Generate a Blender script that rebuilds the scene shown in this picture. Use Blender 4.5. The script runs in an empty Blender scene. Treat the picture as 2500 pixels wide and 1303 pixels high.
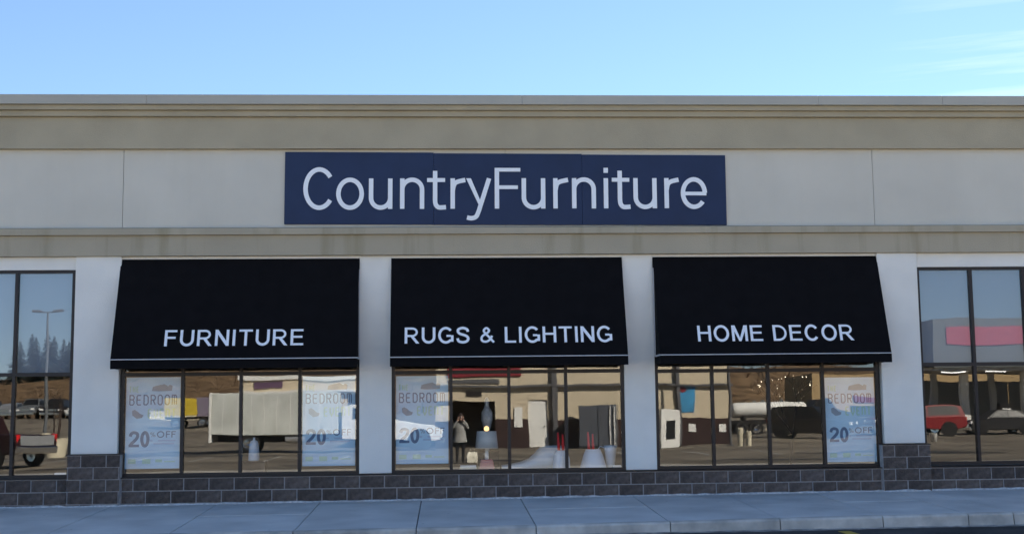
import bpy, bmesh, math, random, json
from mathutils import Vector, Matrix, Quaternion
random.seed(7)
S = bpy.context.scene
COL = S.collection
PI = math.pi
rad = math.radians

# ------------------------------------------------------------------ camera
CAM_D = 21.191
RT = Vector((0.99862157, -0.05130061, -0.01109997))
DN = Vector((-0.00517094, 0.11429248, -0.99343369))
FW = Vector((0.05223239, 0.99212170, 0.11386967))
cd = bpy.data.cameras.new('camera'); cam = bpy.data.objects.new('camera', cd); COL.objects.link(cam)
M3 = Matrix((RT, -DN, -FW)).transposed()
cam.matrix_world = Matrix.Translation((0, -CAM_D, 1.385)) @ M3.to_4x4()
cd.sensor_width = 36; cd.sensor_fit = 'HORIZONTAL'; cd.lens = 44.604
cd.clip_start = 0.1; cd.clip_end = 2000
S.camera = cam
S.render.resolution_x = 1024; S.render.resolution_y = 533

# ------------------------------------------------------------------ sky and sun
SKY_G, SKY_T = .87, (.95, 1.04, 1.14, 1)      # a hazy, even winter sky
SUN_EL, SUN_AZ = 35.0, 44.0            # azimuth from the wall's outward back direction (+Y) towards +X
W = bpy.data.worlds.new('World'); S.world = W; W.use_nodes = True
nt = W.node_tree; nt.nodes.clear()
out = nt.nodes.new('ShaderNodeOutputWorld'); bg = nt.nodes.new('ShaderNodeBackground')
sky = nt.nodes.new('ShaderNodeTexSky'); sky.sky_type = 'NISHITA'; sky.sun_disc = False
sky.sun_elevation = rad(SUN_EL); sky.sun_rotation = rad(SUN_AZ)
sky.altitude = 2500; sky.air_density = 1.0; sky.dust_density = 0.15; sky.ozone_density = 2.2
# thin wisps of high cloud, the same all round the sky
tc = nt.nodes.new('ShaderNodeTexCoord'); mp = nt.nodes.new('ShaderNodeMapping')
mp.inputs['Scale'].default_value = (2.2, 3.0, 46.0); mp.inputs['Location'].default_value = (1.7, .6, 0); mp.inputs['Rotation'].default_value = (0.10, 0.12, 0.3)
nz = nt.nodes.new('ShaderNodeTexNoise'); nz.inputs['Scale'].default_value = 1.3; nz.inputs['Detail'].default_value = 6; nz.inputs['Roughness'].default_value = .55
rp = nt.nodes.new('ShaderNodeValToRGB'); rp.color_ramp.elements[0].position = .47; rp.color_ramp.elements[1].position = .85
rp.color_ramp.elements[0].color = (0, 0, 0, 1); rp.color_ramp.elements[1].color = (.55, .55, .55, 1)
mx = nt.nodes.new('ShaderNodeMix'); mx.data_type = 'RGBA'; mx.inputs['B'].default_value = (6.0, 6.3, 6.5, 1)
L = nt.links
L.new(tc.outputs['Generated'], mp.inputs['Vector']); L.new(mp.outputs['Vector'], nz.inputs['Vector'])
# the wisps lie in one part of the sky, low towards the sun's side
dv = Vector((math.sin(rad(25))*math.cos(rad(13.4)), math.cos(rad(25))*math.cos(rad(13.4)), math.sin(rad(13.4))))
dp = nt.nodes.new('ShaderNodeVectorMath'); dp.operation = 'DOT_PRODUCT'; dp.inputs[1].default_value = dv
mr = nt.nodes.new('ShaderNodeMapRange'); mr.inputs['From Min'].default_value = .9945; mr.inputs['From Max'].default_value = .9995
ml = nt.nodes.new('ShaderNodeMath'); ml.operation = 'MULTIPLY'
L.new(tc.outputs['Generated'], dp.inputs[0]); L.new(dp.outputs['Value'], mr.inputs['Value'])
L.new(nz.outputs['Fac'], rp.inputs['Fac']); L.new(rp.outputs['Color'], ml.inputs[0]); L.new(mr.outputs['Result'], ml.inputs[1]); L.new(ml.outputs['Value'], mx.inputs['Factor'])
gm = nt.nodes.new('ShaderNodeGamma'); gm.inputs['Gamma'].default_value = SKY_G
sc_ = nt.nodes.new('ShaderNodeMix'); sc_.data_type = 'RGBA'; sc_.blend_type = 'MULTIPLY'; sc_.inputs['Factor'].default_value = 1; sc_.inputs['B'].default_value = SKY_T
L.new(sky.outputs['Color'], gm.inputs['Color']); L.new(gm.outputs['Color'], sc_.inputs['A']); L.new(sc_.outputs['Result'], mx.inputs['A']); L.new(mx.outputs['Result'], bg.inputs['Color'])
bg.inputs['Strength'].default_value = 0.052
L.new(bg.outputs['Background'], out.inputs['Surface'])
sd = bpy.data.lights.new('sun', 'SUN'); so = bpy.data.objects.new('sun', sd); COL.objects.link(so)
sd.energy = 5.0; sd.angle = rad(.5); sd.color = (1.0, .93, .81)
dsun = Vector((math.sin(rad(SUN_AZ))*math.cos(rad(SUN_EL)), math.cos(rad(SUN_AZ))*math.cos(rad(SUN_EL)), math.sin(rad(SUN_EL))))
so.rotation_euler = dsun.to_track_quat('Z', 'Y').to_euler(); so.location = (0, -10, 30)
S.view_settings.view_transform = 'Standard'; S.view_settings.look = 'None'
S.view_settings.exposure = 2.24; S.view_settings.gamma = 1; S.view_settings.use_curve_mapping = False
S.render.engine = 'CYCLES'
S.cycles.use_denoising = True; S.cycles.max_bounces = 8; S.cycles.transparent_max_bounces = 16
S.cycles.caustics_reflective = False; S.cycles.caustics_refractive = False

# ------------------------------------------------------------------ materials
MATS = {}
def mat(name, col, rough=.8, var=.0, scale=8., bump=0., bscale=60., metal=0., spec=.3, streak=0., obj_var=0., detail=5, spots=0., second=None, emit=None, coat=0.):
    if name in MATS: return MATS[name]
    m = bpy.data.materials.new(name); m.use_nodes = True; MATS[name] = m
    t = m.node_tree; b = t.nodes['Principled BSDF']
    b.inputs['Roughness'].default_value = rough; b.inputs['Metallic'].default_value = metal
    b.inputs['Specular IOR Level'].default_value = spec; b.inputs['Coat Weight'].default_value = coat
    b.inputs['Base Color'].default_value = (*col, 1)
    co = t.nodes.new('ShaderNodeTexCoord')
    cur = None
    if var:
        n = t.nodes.new('ShaderNodeTexNoise'); n.inputs['Scale'].default_value = scale; n.inputs['Detail'].default_value = detail
        t.links.new(co.outputs['Object'], n.inputs['Vector'])
        r = t.nodes.new('ShaderNodeValToRGB'); r.color_ramp.elements[0].position = .3; r.color_ramp.elements[1].position = .7
        c2 = second or tuple(c*(1-var) for c in col)
        r.color_ramp.elements[0].color = (*c2, 1)
        r.color_ramp.elements[1].color = (*(tuple(min(1, c*(1+var*.5)) for c in col)), 1)
        t.links.new(n.outputs['Fac'], r.inputs['Fac']); cur = r.outputs['Color']
    if streak:
        mpp = t.nodes.new('ShaderNodeMapping'); mpp.inputs['Scale'].default_value = (1.6, 1.6, .12)
        t.links.new(co.outputs['Object'], mpp.inputs['Vector'])
        n = t.nodes.new('ShaderNodeTexNoise'); n.inputs['Scale'].default_value = 2.3; n.inputs['Detail'].default_value = 4; n.inputs['Roughness'].default_value = .6
        t.links.new(mpp.outputs['Vector'], n.inputs['Vector'])
        r = t.nodes.new('ShaderNodeValToRGB'); r.color_ramp.elements[0].position = .52; r.color_ramp.elements[1].position = .72
        r.color_ramp.elements[0].color = (0, 0, 0, 1); r.color_ramp.elements[1].color = (streak,)*3+(1,)
        t.links.new(n.outputs['Fac'], r.inputs['Fac'])
        x = t.nodes.new('ShaderNodeMix'); x.data_type = 'RGBA'
        x.inputs['A'].default_value = (*col, 1); x.inputs['B'].default_value = (col[0]*.62, col[1]*.62, col[2]*.50, 1)
        if cur: t.links.new(cur, x.inputs['A'])
        t.links.new(r.outputs['Color'], x.inputs['Factor']); cur = x.outputs['Result']
    if spots:
        n = t.nodes.new('ShaderNodeTexVoronoi'); n.inputs['Scale'].default_value = 3.1; n.inputs['Randomness'].default_value = 1
        t.links.new(co.outputs['Object'], n.inputs['Vector'])
        r = t.nodes.new('ShaderNodeValToRGB'); r.color_ramp.elements[0].position = .045; r.color_ramp.elements[1].position = .085
        r.color_ramp.elements[0].color = (1-spots,)*3+(1,); r.color_ramp.elements[1].color = (1, 1, 1, 1)
        t.links.new(n.outputs['Distance'], r.inputs['Fac'])
        x = t.nodes.new('ShaderNodeMix'); x.data_type = 'RGBA'; x.blend_type = 'MULTIPLY'; x.inputs['Factor'].default_value = 1; x.inputs['A'].default_value = (*col, 1)
        if cur: t.links.new(cur, x.inputs['A'])
        t.links.new(r.outputs['Color'], x.inputs['B']); cur = x.outputs['Result']
    if obj_var:
        oi = t.nodes.new('ShaderNodeObjectInfo'); mr = t.nodes.new('ShaderNodeMapRange')
        mr.inputs['To Min'].default_value = 1-obj_var; mr.inputs['To Max'].default_value = 1+obj_var
        t.links.new(oi.outputs['Random'], mr.inputs['Value'])
        x = t.nodes.new('ShaderNodeMix'); x.data_type = 'RGBA'; x.blend_type = 'MULTIPLY'; x.inputs['Factor'].default_value = 1
        x.inputs['A'].default_value = (*col, 1)
        if cur: t.links.new(cur, x.inputs['A'])
        t.links.new(mr.outputs['Result'], x.inputs['B']); cur = x.outputs['Result']
    if cur: t.links.new(cur, b.inputs['Base Color'])
    if bump:
        n = t.nodes.new('ShaderNodeTexNoise'); n.inputs['Scale'].default_value = bscale; n.inputs['Detail'].default_value = 6
        t.links.new(co.outputs['Object'], n.inputs['Vector'])
        bm_ = t.nodes.new('ShaderNodeBump'); bm_.inputs['Strength'].default_value = bump; bm_.inputs['Distance'].default_value = .02
        t.links.new(n.outputs['Fac'], bm_.inputs['Height']); t.links.new(bm_.outputs['Normal'], b.inputs['Normal'])
    if emit:
        b.inputs['Emission Color'].default_value = (*col, 1); b.inputs['Emission Strength'].default_value = emit
    return m

def glass(name, r0=.062, tint=(.985, .99, .99), wav=.11, dist=.012, wscale=.9):
    m = bpy.data.materials.new(name); m.use_nodes = True; t = m.node_tree; t.nodes.clear()
    o = t.nodes.new('ShaderNodeOutputMaterial'); mix = t.nodes.new('ShaderNodeMixShader')
    tr = t.nodes.new('ShaderNodeBsdfTransparent'); tr.inputs['Color'].default_value = (*tint, 1)
    gl = t.nodes.new('ShaderNodeBsdfGlossy'); gl.inputs['Roughness'].default_value = .002
    gl.inputs['Color'].default_value = (1, 1, 1, 1)
    lw_ = t.nodes.new('ShaderNodeLayerWeight'); lw_.inputs['Blend'].default_value = .5          # Schlick: r0 + (1-r0)(1-cos)^5
    pw = t.nodes.new('ShaderNodeMath'); pw.operation = 'POWER'; pw.inputs[1].default_value = 5
    ma = t.nodes.new('ShaderNodeMath'); ma.operation = 'MULTIPLY_ADD'; ma.inputs[1].default_value = 1-r0; ma.inputs[2].default_value = r0
    co = t.nodes.new('ShaderNodeTexCoord'); n = t.nodes.new('ShaderNodeTexNoise')
    n.inputs['Scale'].default_value = wscale; n.inputs['Detail'].default_value = 1.5
    b = t.nodes.new('ShaderNodeBump'); b.inputs['Strength'].default_value = wav; b.inputs['Distance'].default_value = dist
    t.links.new(co.outputs['Object'], n.inputs['Vector']); t.links.new(n.outputs['Fac'], b.inputs['Height'])
    t.links.new(b.outputs['Normal'], gl.inputs['Normal'])
    t.links.new(lw_.outputs['Facing'], pw.inputs[0]); t.links.new(pw.outputs['Value'], ma.inputs[0])
    t.links.new(ma.outputs['Value'], mix.inputs['Fac']); t.links.new(tr.outputs['BSDF'], mix.inputs[1]); t.links.new(gl.outputs['BSDF'], mix.inputs[2])
    t.links.new(mix.outputs['Shader'], o.inputs['Surface'])
    return m

STUCCO = mat('pale_stucco', (.88, .86, .80), .92, var=.07, scale=1.3, bump=.35, bscale=95, spec=.15)
PANEL = mat('panel_stucco', (.655, .63, .555), .92, var=.06, scale=.9, bump=.35, bscale=95, spec=.15, streak=.05)
BAND = mat('taupe_stucco', (.435, .39, .29), .92, var=.10, scale=1.3, bump=.35, bscale=95, spec=.15)
BANDS = mat('taupe_stained_stucco', (.45, .40, .305), .92, var=.08, scale=1.3, bump=.35, bscale=95, spec=.15, streak=.55)
CAPM = mat('parapet_metal', (.42, .415, .37), .6, var=.08, scale=.8, spec=.4)
BLOCK = mat('split_face_block', (.135, .108, .094), .95, var=.5, scale=11, bump=1.0, bscale=38, spec=.2, obj_var=.24)
MORTAR = mat('mortar', (.43, .405, .40), .95, var=.15, scale=20, bump=.4, spec=.1)
CONC = mat('sidewalk_concrete', (.63, .615, .585), .9, var=.2, scale=1.1, bump=.3, bscale=120, spec=.2, obj_var=.07, detail=8, spots=.35)
CURBM = mat('curb_concrete', (.62, .575, .51), .9, var=.48, scale=2.4, bump=.45, bscale=70, spec=.2, obj_var=.08, detail=8)
SALT = mat('salt_residue', (.62, .61, .60), .95, var=.35, scale=18, bump=.5, spec=.1)
ROADM = mat('dark_asphalt', (.060, .058, .058), .9, var=.6, scale=.9, bump=.8, bscale=120, spec=.25, detail=9)
ASPH = mat('faded_asphalt', (.205, .175, .135), .9, var=.5, scale=.23, bump=.7, bscale=140, spec=.25, detail=9)
FRAME = mat('bronze_aluminium', (.022, .016, .015), .42, spec=.4)
BLACKF = mat('black_canvas', (.0055, .0052, .0065), .85, var=.25, scale=5, bump=.25, bscale=160, spec=.14)
ALU = mat('white_rail', (.62, .62, .64), .4, spec=.5)
NAVY = mat('navy_sign_panel', (.014, .031, .088), .5, var=.12, scale=2, spec=.3, obj_var=.06)
WHITEL = mat('white_lettering', (.90, .94, .99), .5, spec=.3)
GL_LOW = glass('window_glass')
GL_UP = glass('upper_window_glass', .075, (.97, .98, .99), .08)
BLIND = mat('roller_blind', (.27, .285, .31), .9, spec=.1)
ROOM = mat('showroom_wall', (.22, .20, .18), .9); FLOORM = mat('showroom_floor', (.16, .145, .13), .6, var=.15, scale=2)
LEDGE = mat('display_ledge', (.34, .31, .27), .7, var=.1, scale=5)
ROOF = mat('roof_gravel', (.2, .19, .18), .95)

# ------------------------------------------------------------------ mesh helpers
class MB:
    def __init__(s): s.v = []; s.f = []; s.m = []
    def add(s, vs, fs, mi=0):
        k = len(s.v); s.v += [tuple(v) for v in vs]; s.f += [tuple(i+k for i in f) for f in fs]; s.m += [mi]*len(fs); return s
    def box(s, x0, x1, y0, y1, z0, z1, mi=0):
        return s.add([(x0,y0,z0),(x1,y0,z0),(x1,y1,z0),(x0,y1,z0),(x0,y0,z1),(x1,y0,z1),(x1,y1,z1),(x0,y1,z1)],
                     [(0,3,2,1),(4,5,6,7),(0,1,5,4),(1,2,6,5),(2,3,7,6),(3,0,4,7)], mi)
    def quad(s, a, b, c, d, mi=0): return s.add([a,b,c,d], [(0,1,2,3)], mi)
    def tube(s, p, q, r, r2=None, n=10, mi=0, caps=True):
        p = Vector(p); q = Vector(q); r2 = r if r2 is None else r2
        d = (q-p).normalized(); a = d.orthogonal().normalized(); b = d.cross(a)
        vs = [p+(a*math.cos(2*PI*i/n)+b*math.sin(2*PI*i/n))*r for i in range(n)]+[q+(a*math.cos(2*PI*i/n)+b*math.sin(2*PI*i/n))*r2 for i in range(n)]
        fs = [(i,(i+1)%n,n+(i+1)%n,n+i) for i in range(n)]
        if caps: fs += [tuple(range(n-1,-1,-1)), tuple(range(n,2*n))]
        return s.add(vs, fs, mi)
    def lathe(s, prof, c=(0,0,0), n=20, mi=0, caps=True):
        vs = [(c[0]+r*math.cos(2*PI*i/n), c[1]+r*math.sin(2*PI*i/n), c[2]+z) for r, z in prof for i in range(n)]
        fs = [(j*n+i, j*n+(i+1)%n, (j+1)*n+(i+1)%n, (j+1)*n+i) for j in range(len(prof)-1) for i in range(n)]
        if caps: fs += [tuple(range(n-1,-1,-1)), tuple((len(prof)-1)*n+i for i in range(n))]
        return s.add(vs, fs, mi)
    def prism(s, pts, y0, y1, mi=0):
        """outline in XZ, extruded along Y"""
        n = len(pts); vs = [(x,y0,z) for x,z in pts]+[(x,y1,z) for x,z in pts]
        return s.add(vs, [tuple(range(n)), tuple(range(2*n-1,n-1,-1))]+[(i,n+i,n+(i+1)%n,(i+1)%n) for i in range(n)], mi)
    def loft(s, rings, mi=0, caps=True):
        n = len(rings[0]); vs = [v for r in rings for v in r]
        fs = [(j*n+i, j*n+(i+1)%n, (j+1)*n+(i+1)%n, (j+1)*n+i) for j in range(len(rings)-1) for i in range(n)]
        if caps: fs += [tuple(range(n-1,-1,-1)), tuple((len(rings)-1)*n+i for i in range(n))]
        return s.add(vs, fs, mi)
    def build(s, name, mats, parent=None, smooth=False, bevel=0., loc=None, fix=True, **props):
        me = bpy.data.meshes.new(name); me.from_pydata(s.v, [], s.f)
        mats = mats if isinstance(mats, (list, tuple)) else [mats]
        for m in mats: me.materials.append(m)
        if any(s.m): me.polygons.foreach_set('material_index', s.m)
        if fix or bevel:
            b = bmesh.new(); b.from_mesh(me)
            if bevel:
                bmesh.ops.bevel(b, geom=list(b.edges), offset=bevel, segments=1, affect='EDGES', profile=.5)
            bmesh.ops.recalc_face_normals(b, faces=b.faces); b.to_mesh(me); b.free()
        if smooth: me.polygons.foreach_set('use_smooth', [True]*len(me.polygons))
        me.update()
        return link(me, name, parent, loc, **props)
def link(me, name, parent=None, loc=None, **props):
    o = bpy.data.objects.new(name, me); COL.objects.link(o)
    if parent: o.parent = parent
    if loc: o.location = loc
    for k, v in props.items(): o[k] = v
    return o
def thing(name, label, cat, loc=(0,0,0), rz=0, group=None):
    o = bpy.data.objects.new(name, None); COL.objects.link(o); o.location = loc; o.rotation_euler = (0,0,rz)
    o.empty_display_size = .2; o['label'] = label; o['category'] = cat
    if group: o['group'] = group
    return o
def copy_tree(o, parent=None):
    c = o.copy(); COL.objects.link(c)
    if parent: c.parent = parent
    for ch in list(o.children): copy_tree(ch, c)
    return c
def tag(o, label, cat, group=None):
    o['label'] = label; o['category'] = cat
    if group: o['group'] = group
    return o

# lettering: every letter is drawn as strokes of one width, cap height 1 (edges exact), like plain sans-serif vinyl letters
def arc(cx, cy, rx, ry, a0, a1, n=22):
    return [(cx+rx*math.cos(rad(a0+(a1-a0)*i/n)), cy+ry*math.sin(rad(a0+(a1-a0)*i/n))) for i in range(n+1)]
def smooth(p, k=5):
    q = [p[0]]+p+[p[-1]]; r = []
    for i in range(1, len(q)-2):
        a, b, c, d = [Vector(v) for v in q[i-1:i+3]]
        for j in range(k):
            t = j/k; r.append(tuple(.5*((2*b)+(c-a)*t+(2*a-5*b+4*c-d)*t*t+(3*b-a-3*c+d)*t**3)))
    return r+[p[-1]]
CAPW = {'F':.70,'U':.80,'R':.84,'N':.80,'I':.20,'T':.78,'E':.74,'G':.90,'S':.78,'&':.84,'L':.66,'H':.80,'O':.92,'M':.94,'D':.83,'C':.86,' ':.30}
def strokes(ch, w, W):
    """list of (points, width, closed) strokes and filled outlines (points, None, True)"""
    h = w/2; o = .012; t = w*.82; g = t/2; x = .745; m = W/2; S_ = lambda *p: (list(p), w, False); B = lambda *p: (list(p), t, False)
    if ch == 'I': return [S_((m,0),(m,1))]
    if ch == 'F': return [S_((h,0),(h,1)), B((w,1-g),(W,1-g)), B((w,.525),(W*.90,.525))]
    if ch == 'E': return [S_((h,0),(h,1)), B((w,1-g),(W*.98,1-g)), B((w,.525),(W*.92,.525)), B((w,g),(W,g))]
    if ch == 'L': return [S_((h,0),(h,1)), B((w,g),(W,g))]
    if ch == 'T': return [B((0,1-g),(W,1-g)), S_((m,0),(m,1-t))]
    if ch == 'H': return [S_((h,0),(h,1)), S_((W-h,0),(W-h,1)), B((w,.54),(W-w,.54))]
    if ch == 'N': return [S_((h,0),(h,1)), S_((W-h,0),(W-h,1)), ([(w,1),(w*.98,.70),(W-w*1.02,0),(W-w,0),(W-w*.98,.30),(w*1.02,1)], None, True)]
    if ch == 'M': return [S_((h,0),(h,1)), S_((W-h,0),(W-h,1)), ([(w,1),(w,.62),(m-h*.80,0),(m+h*.80,0),(W-w,.62),(W-w,1),(W-w*1.30,1),(m,.22),(w*1.30,1)], None, True)]
    if ch == 'U': return [([(h,1)]+arc(m,.39,m-h,.39-h+o,180,360)+[(W-h,1)], w, False)]
    if ch == 'O' or ch == '0': return [(arc(m,.5,m-h,.5-g+o,0,360,44)[:-1], w, True)]
    if ch == 'C': return [(arc(m+.01,.5,m-h,.5-g+o,37,323,34), w, False)]
    if ch == 'D': return [S_((h,0),(h,1)), ([(w,1-g)]+[(m*.75,1-g)]+arc(m*.75,.5,W-m*.75-h,.5-g,88,-88,24)+[(m*.75,g),(w,g)], t, False)]
    if ch == 'R': return [S_((h,0),(h,1)), ([(w,1-g),(m,1-g)]+arc(m*1.05,(1-g+.47)/2,W*.93-m*1.05-h,(1-g-.47)/2,85,-85,16)+[(m,.47),(w,.47)], t, False), ([(m*.80,.43),(m*1.28,.43),(W*1.02,0),(W*1.02-w*1.25,0)], None, True)]
    if ch == 'G': return [(arc(m,.5,m-h,.5-g+o,40,312,32)+[(W-h,.17),(W-h,.50)], w*.98, False), B((m*1.08,.46),(W-w,.46))]
    if ch == 'S': return [(smooth([(W-h-.02,.71),(W-h-.07,.86),(m,1-g+o),(h+.07,.87),(h+.025,.735),(h+.12,.60),(m,.525),(W-h-.10,.44),(W-h,.28),(W-h-.08,.12),(m,g-o),(h+.07,.12),(h,.30)]), w, False)]
    if ch == '&': return [(smooth([(W-.03,.03),(.50,.40),(.27,.66),(.235,.80),(.38,.93),(.53,.80),(.48,.67),(.36,.57)]), w*.86, False), (smooth([(.355,.565),(.16,.44),(.085,.27),(.15,.12),(.33,.075),(.50,.14),(.63,.28),(.70,.45)]), w*.86, False)]
    if ch == '2': return [(smooth([(h,.68),(h+.06,.86),(m,1-g+o),(W-h-.04,.86),(W-h,.70),(W-h-.08,.53),(m,.37),(h+.06,.20),(h+.01,g)]), w, False), B((0,g),(W,g))]
    if ch == '%': return [(arc(W*.22,.76,W*.22-h,.24-h,0,360,20)[:-1], w, True), (arc(W*.78,.24,W*.22-h,.24-h,0,360,20)[:-1], w, True), S_((W*.26,0),(W*.74,1))]
    if ch == 'o': return [(arc(m,x/2,m-h,x/2-g+o,0,360,40)[:-1], w, True)]
    if ch == 'u': return [([(h,x)]+arc(m,.27,m-h,.27-g+o,180,352,18), w, False), S_((W-h,0),(W-h,x))]
    if ch == 'n': return [([(W-h,0)]+arc(m,x-.27,m-h,.27-g+o,0,172,18), w, False), S_((h,0),(h,x))]
    if ch == 'r': return [S_((h,0),(h,x)), (smooth([(h,.44),(h+.035,.59),(h+.115,x-.085),(W,x-g+.005)]), w, False)]
    if ch == 't': return [(smooth([(.195,.93),(.195,.70),(.195,.40),(.197,.17),(.23,.075),(.30,g-.012),(W,g-.004)]), w, False), ([(0,.704),(.195-h,.704)], .095, False), ([(.195+h,.704),(W-.02,.704)], .095, False)]
    if ch == 'i': return [S_((m,0),(m,x)), S_((m,.877),(m,1.))]
    if ch == 'y': return [(smooth([(W-h,x),(.355,.10),(.305,-.06),(.24,-.195),(.13,-.235),(.02,-.215)]), w, False), ([(0,x),(w*1.08,x),(.345,.20),(.335,.03)], None, True)]
    if ch == 'e': return [(arc(m,x/2,m-h,x/2-g+o,1,322,36), w, False), ([(w*.95,x/2-.012),(W-h*.3,x/2-.012)], .088, False)]
def stroke_sides(pts, w, closed):
    n = len(pts); P2 = [Vector((p[0], p[1])) for p in pts]; l = []; r = []
    for i in range(n):
        a = P2[i-1] if (i or closed) else None; b = P2[(i+1) % n] if (i < n-1 or closed) else None
        d1 = (P2[i]-a).normalized() if a is not None else None; d2 = (b-P2[i]).normalized() if b is not None else None
        if d1 is None: d1 = d2
        if d2 is None: d2 = d1
        t = (d1+d2).normalized(); nn = Vector((-t.y, t.x)); c = max(.45, nn.dot(Vector((-d1.y, d1.x))))
        l.append(P2[i]+nn*w/2/c); r.append(P2[i]-nn*w/2/c)
    return l, r
def place_letter(ch, x0, x1, zb, cap, wt, frame, parent, m, depth=.01, name='letter'):
    """letter from x0 to x1 standing on zb; frame maps (x, z, out) to a point of the parent"""
    mb = MB(); W = (x1-x0)/cap; e = depth*.06
    for si, (pts, w, closed) in enumerate(strokes(ch, wt, W)):
        F = lambda p, o_: frame(x0+p[0]*cap, zb+p[1]*cap, o_)
        d = depth+e*si
        if w is None:
            n = len(pts); mb.add([F(p, d) for p in pts]+[F(p, 0.) for p in pts], [tuple(range(n))]+[(i, (i+1) % n, n+(i+1) % n, n+i) for i in range(n)]); continue
        l, r = stroke_sides(pts, w, closed); n = len(l)
        vs = [F(p, d) for p in l]+[F(p, d) for p in r]+[F(p, 0.) for p in l]+[F(p, 0.) for p in r]
        fs = []
        for i in range(n if closed else n-1):
            j = (i+1) % n; fs += [(i, n+i, n+j, j), (2*n+i, i, j, 2*n+j), (n+i, 3*n+i, 3*n+j, n+j)]
        if not closed: fs += [(0, 2*n, 3*n, n), (n-1, 2*n-1, 4*n-1, 3*n-1)]
        mb.add(vs, fs)
    return mb.build(name, m, parent)
def lay_word(word, x0, x1, cap):
    gap = ((x1-x0)-sum(CAPW[c] for c in word)*cap)/(len(word)-1); p = x0; res = []
    for c in word:
        if c != ' ': res.append((c, p, p+CAPW[c]*cap))
        p += CAPW[c]*cap+gap
    return res
# ------------------------------------------------------------------ ground
def lot_z(x, y):
    t = min(1, max(0, (-y-45)/62)); return -.28+1.6*t*t*(3-2*t)
def hill_z(x, y):
    t = min(1, max(0, (-y-106)/72)); t2 = t*t*(3-2*t)
    return 1.2+7.2*t2*(1+.16*math.sin(x*.045+1)+.08*math.sin(x*.11))+ (t*.5*math.sin(x*.31+y*.2))
def sheet(name, x0, x1, nx, ys, fz, m):
    mb = MB(); vs = [(x0+(x1-x0)*i/nx, y, fz(x0+(x1-x0)*i/nx, y)) for y in ys for i in range(nx+1)]; n = nx+1
    mb.add(vs, [(j*n+i, j*n+i+1, (j+1)*n+i+1, (j+1)*n+i) for j in range(len(ys)-1) for i in range(nx)])
    o = mb.build(name, m, smooth=True, kind='structure'); return o
GRND = mat('bare_ground', (.16, .13, .09), .95, var=.3, scale=.2)
MB().box(-900, 900, -900, 900, -1.6, -.9).build('ground', GRND, kind='structure')
sheet('parking_lot', -140, 140, 28, [60, 0, -20, -40, -45, -52, -60, -68, -76, -84, -92, -100, -107], lot_z, ASPH)
MB().box(-140, 140, -6.4, -3.2, -.5, -.276).build('road', ROADM, kind='structure')
HILL = mat('dry_hillside', (.18, .118, .066), .95, var=.7, scale=.45, bump=1.0, bscale=1.2, spec=.1, second=(.075, .05, .03), detail=10)
mk = MB()                     # painted bays and darker repairs in the asphalt
for i in range(14): mk.box(-20.5+2.75*i, -20.4+2.75*i, -31.5, -26.2, lot_z(0,-28)+.001, lot_z(0,-28)+.006)
mk.build('bay_marking', mat('white_road_paint', (.5, .49, .46), .8, var=.5, scale=3), kind='structure')
mk = MB(); r_ = random.Random(4)
for i in range(12):
    x = r_.uniform(-24, 26); y = r_.uniform(-36, -19); a, c = r_.uniform(1.5, 5), r_.uniform(.5, 1.4)
    n = 9; pts = [(x+a*math.cos(2*PI*j/n)*r_.uniform(.7,1), y+c*math.sin(2*PI*j/n)*r_.uniform(.7,1), -.2765+.0006*i) for j in range(n)]
    mk.add(pts, [tuple(range(n))])
mk.build('asphalt_patch', ROADM, kind='structure')
sheet('hillside', -260, 260, 104, [-105-3.5*i for i in range(26)]+[-230, -330], hill_z, HILL)
# worn yellow parking line beside the curb and the pale concrete walk across the lot
YEL = mat('yellow_road_paint', (.55, .38, .06), .7, var=.35, scale=12)
mk = MB()
mk.quad((5.33, -3.80, -.271), (5.50, -3.80, -.271), (5.50, -6.3, -.271), (5.33, -6.3, -.271))
mk.build('parking_line', YEL, kind='structure')
PAD = mat('lot_concrete', (.40, .37, .32), .9, var=.2, scale=.8, bump=.3, spec=.2, detail=8)
lw = thing('lot_walk', '', ''); del lw['label'], lw['category']; lw['kind'] = 'structure'
for i in range(16):
    MB().box(-18+2.4*i, -18+2.4*i+2.385, -18.1, -14.6, -.30, -.262-.0006*(i % 3)).build('slab', PAD, lw)

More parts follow.
